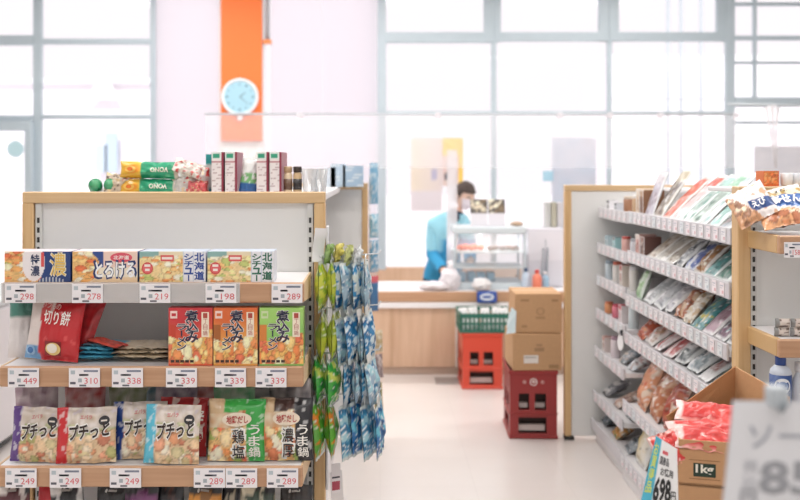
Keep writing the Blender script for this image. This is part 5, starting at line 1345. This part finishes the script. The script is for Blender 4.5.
world_poly('flap', [cnr_t, cnr_b, at(790, 440, 2.58), at(790, 397, 2.58)], C('cfa277'), oc)
# red bags in the open carton
def redbag(seed):
    def pt(u, v):
        n = noise.noise(Vector((u * 2.5, v * 4, seed))); n2 = noise.noise(Vector((u * 9, v * 16, seed)))
        if u < .08 or u > .93: return C('e8c4c0')
        if v > .86: return mix(C('f0c4bc'), C('e8857c'), .5 + n2)
        if v < .1 or n2 > .56: return mix(C('ec7a70'), C('f4d8d0'), .4 + n2 * .4)
        return mix(C('e44a44'), C('c92c2c'), .5 + n)
    return pt, None
inv = Matrix.Translation((cx, YC, zb + .002)) @ Matrix.Rotation(rzc, 4, 'Z')
for k, (lx, ly, lz, rx, ry, rz, w, h, lab) in enumerate(((-.015, .0, .070, -62, 5, 2, .25, .085, 'red and white film bag at the front of the open carton'), (-.02, .06, .085, -72, -4, 5, .26, .10, 'red film bag second from the front in the open carton'), (-.01, .14, .105, -72, 3, -4, .25, .10, 'red and white film bag at the back of the open carton'),
                                                        (-.135, .0, .03, -30, -22, 14, .08, .09, 'small red bag slumped over the left corner of the open carton'), (.07, .01, .06, -58, 6, -6, .13, .09, 'red bag at the right front of the open carton'))):
    p = inv @ Vector((lx, ly, lz))
    bag_obj('red_bag', p, (R(rx), R(ry), rzc + R(rz)), w, h, .045, redbag(500 + k), lab, 'bag', 'red bags in the open carton', nu=34, nv=20, seed=500 + k, crink=.012)

# tilted 698 sign on the side of the stack
sg = empty('price_sign', at(649, 520, 2.3), label='tilted white price sign with a blue edge reading 698 yen', cat='sign')
Ys = 2.3; q4 = [at(656, 436, Ys), at(677, 449, Ys - .04), at(679, 530, Ys - .04), at(634, 530, Ys)]
def sfn(u, v, d=0):
    a = q4[3].lerp(q4[2], u); b = q4[0].lerp(q4[1], u); p = a.lerp(b, v) - sg.location
    n = (q4[2] - q4[3]).cross(q4[0] - q4[3]).normalized(); return p + n * d
mb = MB()
mb.grid(lambda u, v: sfn(u, v), lambda u, v: C('4fb4d0') if u < .27 else C('efeff0'), 26, 8, smooth=False)
mb.grid(lambda u, v: sfn(u, v, -.002), lambda u, v: C('e8e8ea'), 4, 4, flip=True, smooth=False)
mb.vtext('お買得品', (.05, .40, .22, .95), sfn, C('d8e46c'), .02, d=.001)
mb.rect((.40, .86, .62, .90), sfn, C('d8606a'), .0008)
mb.text('国産品', (.34, .74, .68, .83), sfn, C('4a4a50'), .02, d=.001); mb.text('お徳用', (.42, .62, .84, .71), sfn, C('2c2c30'), .02, d=.001)
mb.text('698', (.30, .33, .78, .58), sfn, C('1c1c20'), .04, d=.001); mb.text('円', (.80, .35, .93, .46), sfn, C('2a2a2e'), .02, d=.001)
mb.build('card', 'print', sg)
lg = MB(); lg.tube([(0, .012, -.0), (0, .012, -sg.location.z + .01)], .006, 8, C('d0d4d8')); lg.box(-.07, .07, -.05, .07, -sg.location.z, -sg.location.z + .012, C('c8ccd0'), r=.004)
lg.build('stand', 'plastic', sg)

# big foreground price board, out of focus
YG = 1.22
bs = empty('price_board', at(790, 560, YG), label='large pale price board reading 858 in the near right corner', cat='sign')
mb = MB(); Q = [at(733.5, 401, YG), at(862, 403, YG), at(868, 545, YG), at(719, 545, YG)]
def bfn(u, v, d=0):
    a = Q[3].lerp(Q[2], u); b = Q[0].lerp(Q[1], u); p = a.lerp(b, v) - bs.location; return p + Vector((0, -d, 0))
mb.grid(lambda u, v: bfn(u, v), lambda u, v: C('e2e3e8'), 6, 6, smooth=False); mb.grid(lambda u, v: bfn(u, v, -.004), lambda u, v: C('c8cad2'), 6, 6, flip=True, smooth=False)
mb.text('ソーセ', (.14, .68, .78, .84), bfn, C('a9adb8'), .01, d=.001)
mb.vtext('税込', (.12, .40, .22, .60), bfn, C('b4b6be'), .0, d=.001); mb.text('円', (.115, .28, .225, .39), bfn, C('9a9ca4'), .02, d=.001)
mb.text('858', (.25, .36, .88, .58), bfn, C('9c9ea5'), .03, d=.001)
mb.rect((.2, .16, .8, .24), bfn, C('b8bac2'), .001)
mb.build('board', 'print', bs)
cp = MB(); c0 = at(777, 400, YG) - bs.location
cp.box(c0.x - .012, c0.x + .012, -.012, .014, c0.z - .008, c0.z + .018, C('b9c1c8'), r=.003); cp.tube([c0 + Vector((0, -.012, -.012)), c0 + Vector((.004, -.014, .0))], .004, 8, C('8c949c'))
cp.build('clip', 'plastic', bs)
sp = MB(); zg = bs.location.z; sp.tube([(-.02, .012, -zg + .01), (-.02, .012, c0.z + .01)], .006, 8, C('d0d4d8')); sp.box(-.12, .08, -.08, .1, -zg, -zg + .012, C('c8ccd0'), r=.004)
sp.build('stand', 'plastic', bs)

# white chest freezer glimpsed at far left
fz = empty('chest_freezer', (-2.55, 5.2, 0), label='white low chest freezer glimpsed left of the end unit', cat='freezer')
MB().box(-.55, .55, -.5, .5, .05, .78, C('e9e6ea'), r=.02).build('body', 'plastic', fz)
MB().box(-.56, .56, -.51, .51, .78, .82, C('d6dadd'), r=.01).build('rim', 'plastic', fz)
MB().box(-.5, .5, -.45, .45, .82, .835).build('lid', 'acrylic', fz)
MB().box(-.5, .5, -.45, .45, 0, .05, C('55585c')).build('base', 'plastic', fz)

# ================================================================== LIGHT, WORLD, CAMERA
w = bpy.data.worlds.new('sky'); SC.world = w; w.use_nodes = True
bg = w.node_tree.nodes['Background']; bg.inputs['Color'].default_value = (*C('fbf5f9'), 1); bg.inputs['Strength'].default_value = 1.1
sn = bpy.data.lights.new('sun', 'SUN'); sn.energy = 2.2; sn.angle = .02
so = bpy.data.objects.new('sun', sn); COL.objects.link(so); so.rotation_euler = (R(48), 0, R(-8))
def area(loc, sx, sy, power, rot=(0, 0, 0), col=(1, .975, .94)):
    l = bpy.data.lights.new('ceiling_or_case_lamp', 'AREA'); l.shape = 'RECTANGLE'; l.size = sx; l.size_y = sy; l.energy = power; l.color = col
    o = bpy.data.objects.new('ceiling_or_case_lamp', l); COL.objects.link(o); o.location = loc; o.rotation_euler = rot
for x in (-2.2, 0, 2.2):
    for y in (.5, 3.0, 5.5, 8.0):
        area((x, y, 3.36), 1.5, .4, 20 if y < 1 else 28)
area((ax(490, DY), DY + .18, zc + hh - .055), .4, .2, 1.6)  # lamp added under the display case top to brighten its inside
cam = bpy.data.cameras.new('camera'); co = bpy.data.objects.new('camera', cam); COL.objects.link(co)
co.location = (0, 0, EYE); co.rotation_euler = (R(90), 0, 0)
cam.sensor_width = 36; cam.lens = F / 800 * 36
cam.shift_x = (400 - VX) / 800; cam.shift_y = -(250 - HY) / 800
cam.clip_start = .05
cam.dof.use_dof = True; cam.dof.focus_distance = 2.92; cam.dof.aperture_fstop = 2.5
SC.camera = co
SC.view_settings.view_transform = 'Standard'
SC.view_settings.look = 'None'
SC.cycles.use_denoising = True
SC.cycles.max_bounces = 8
SC.cycles.transparent_max_bounces = 16
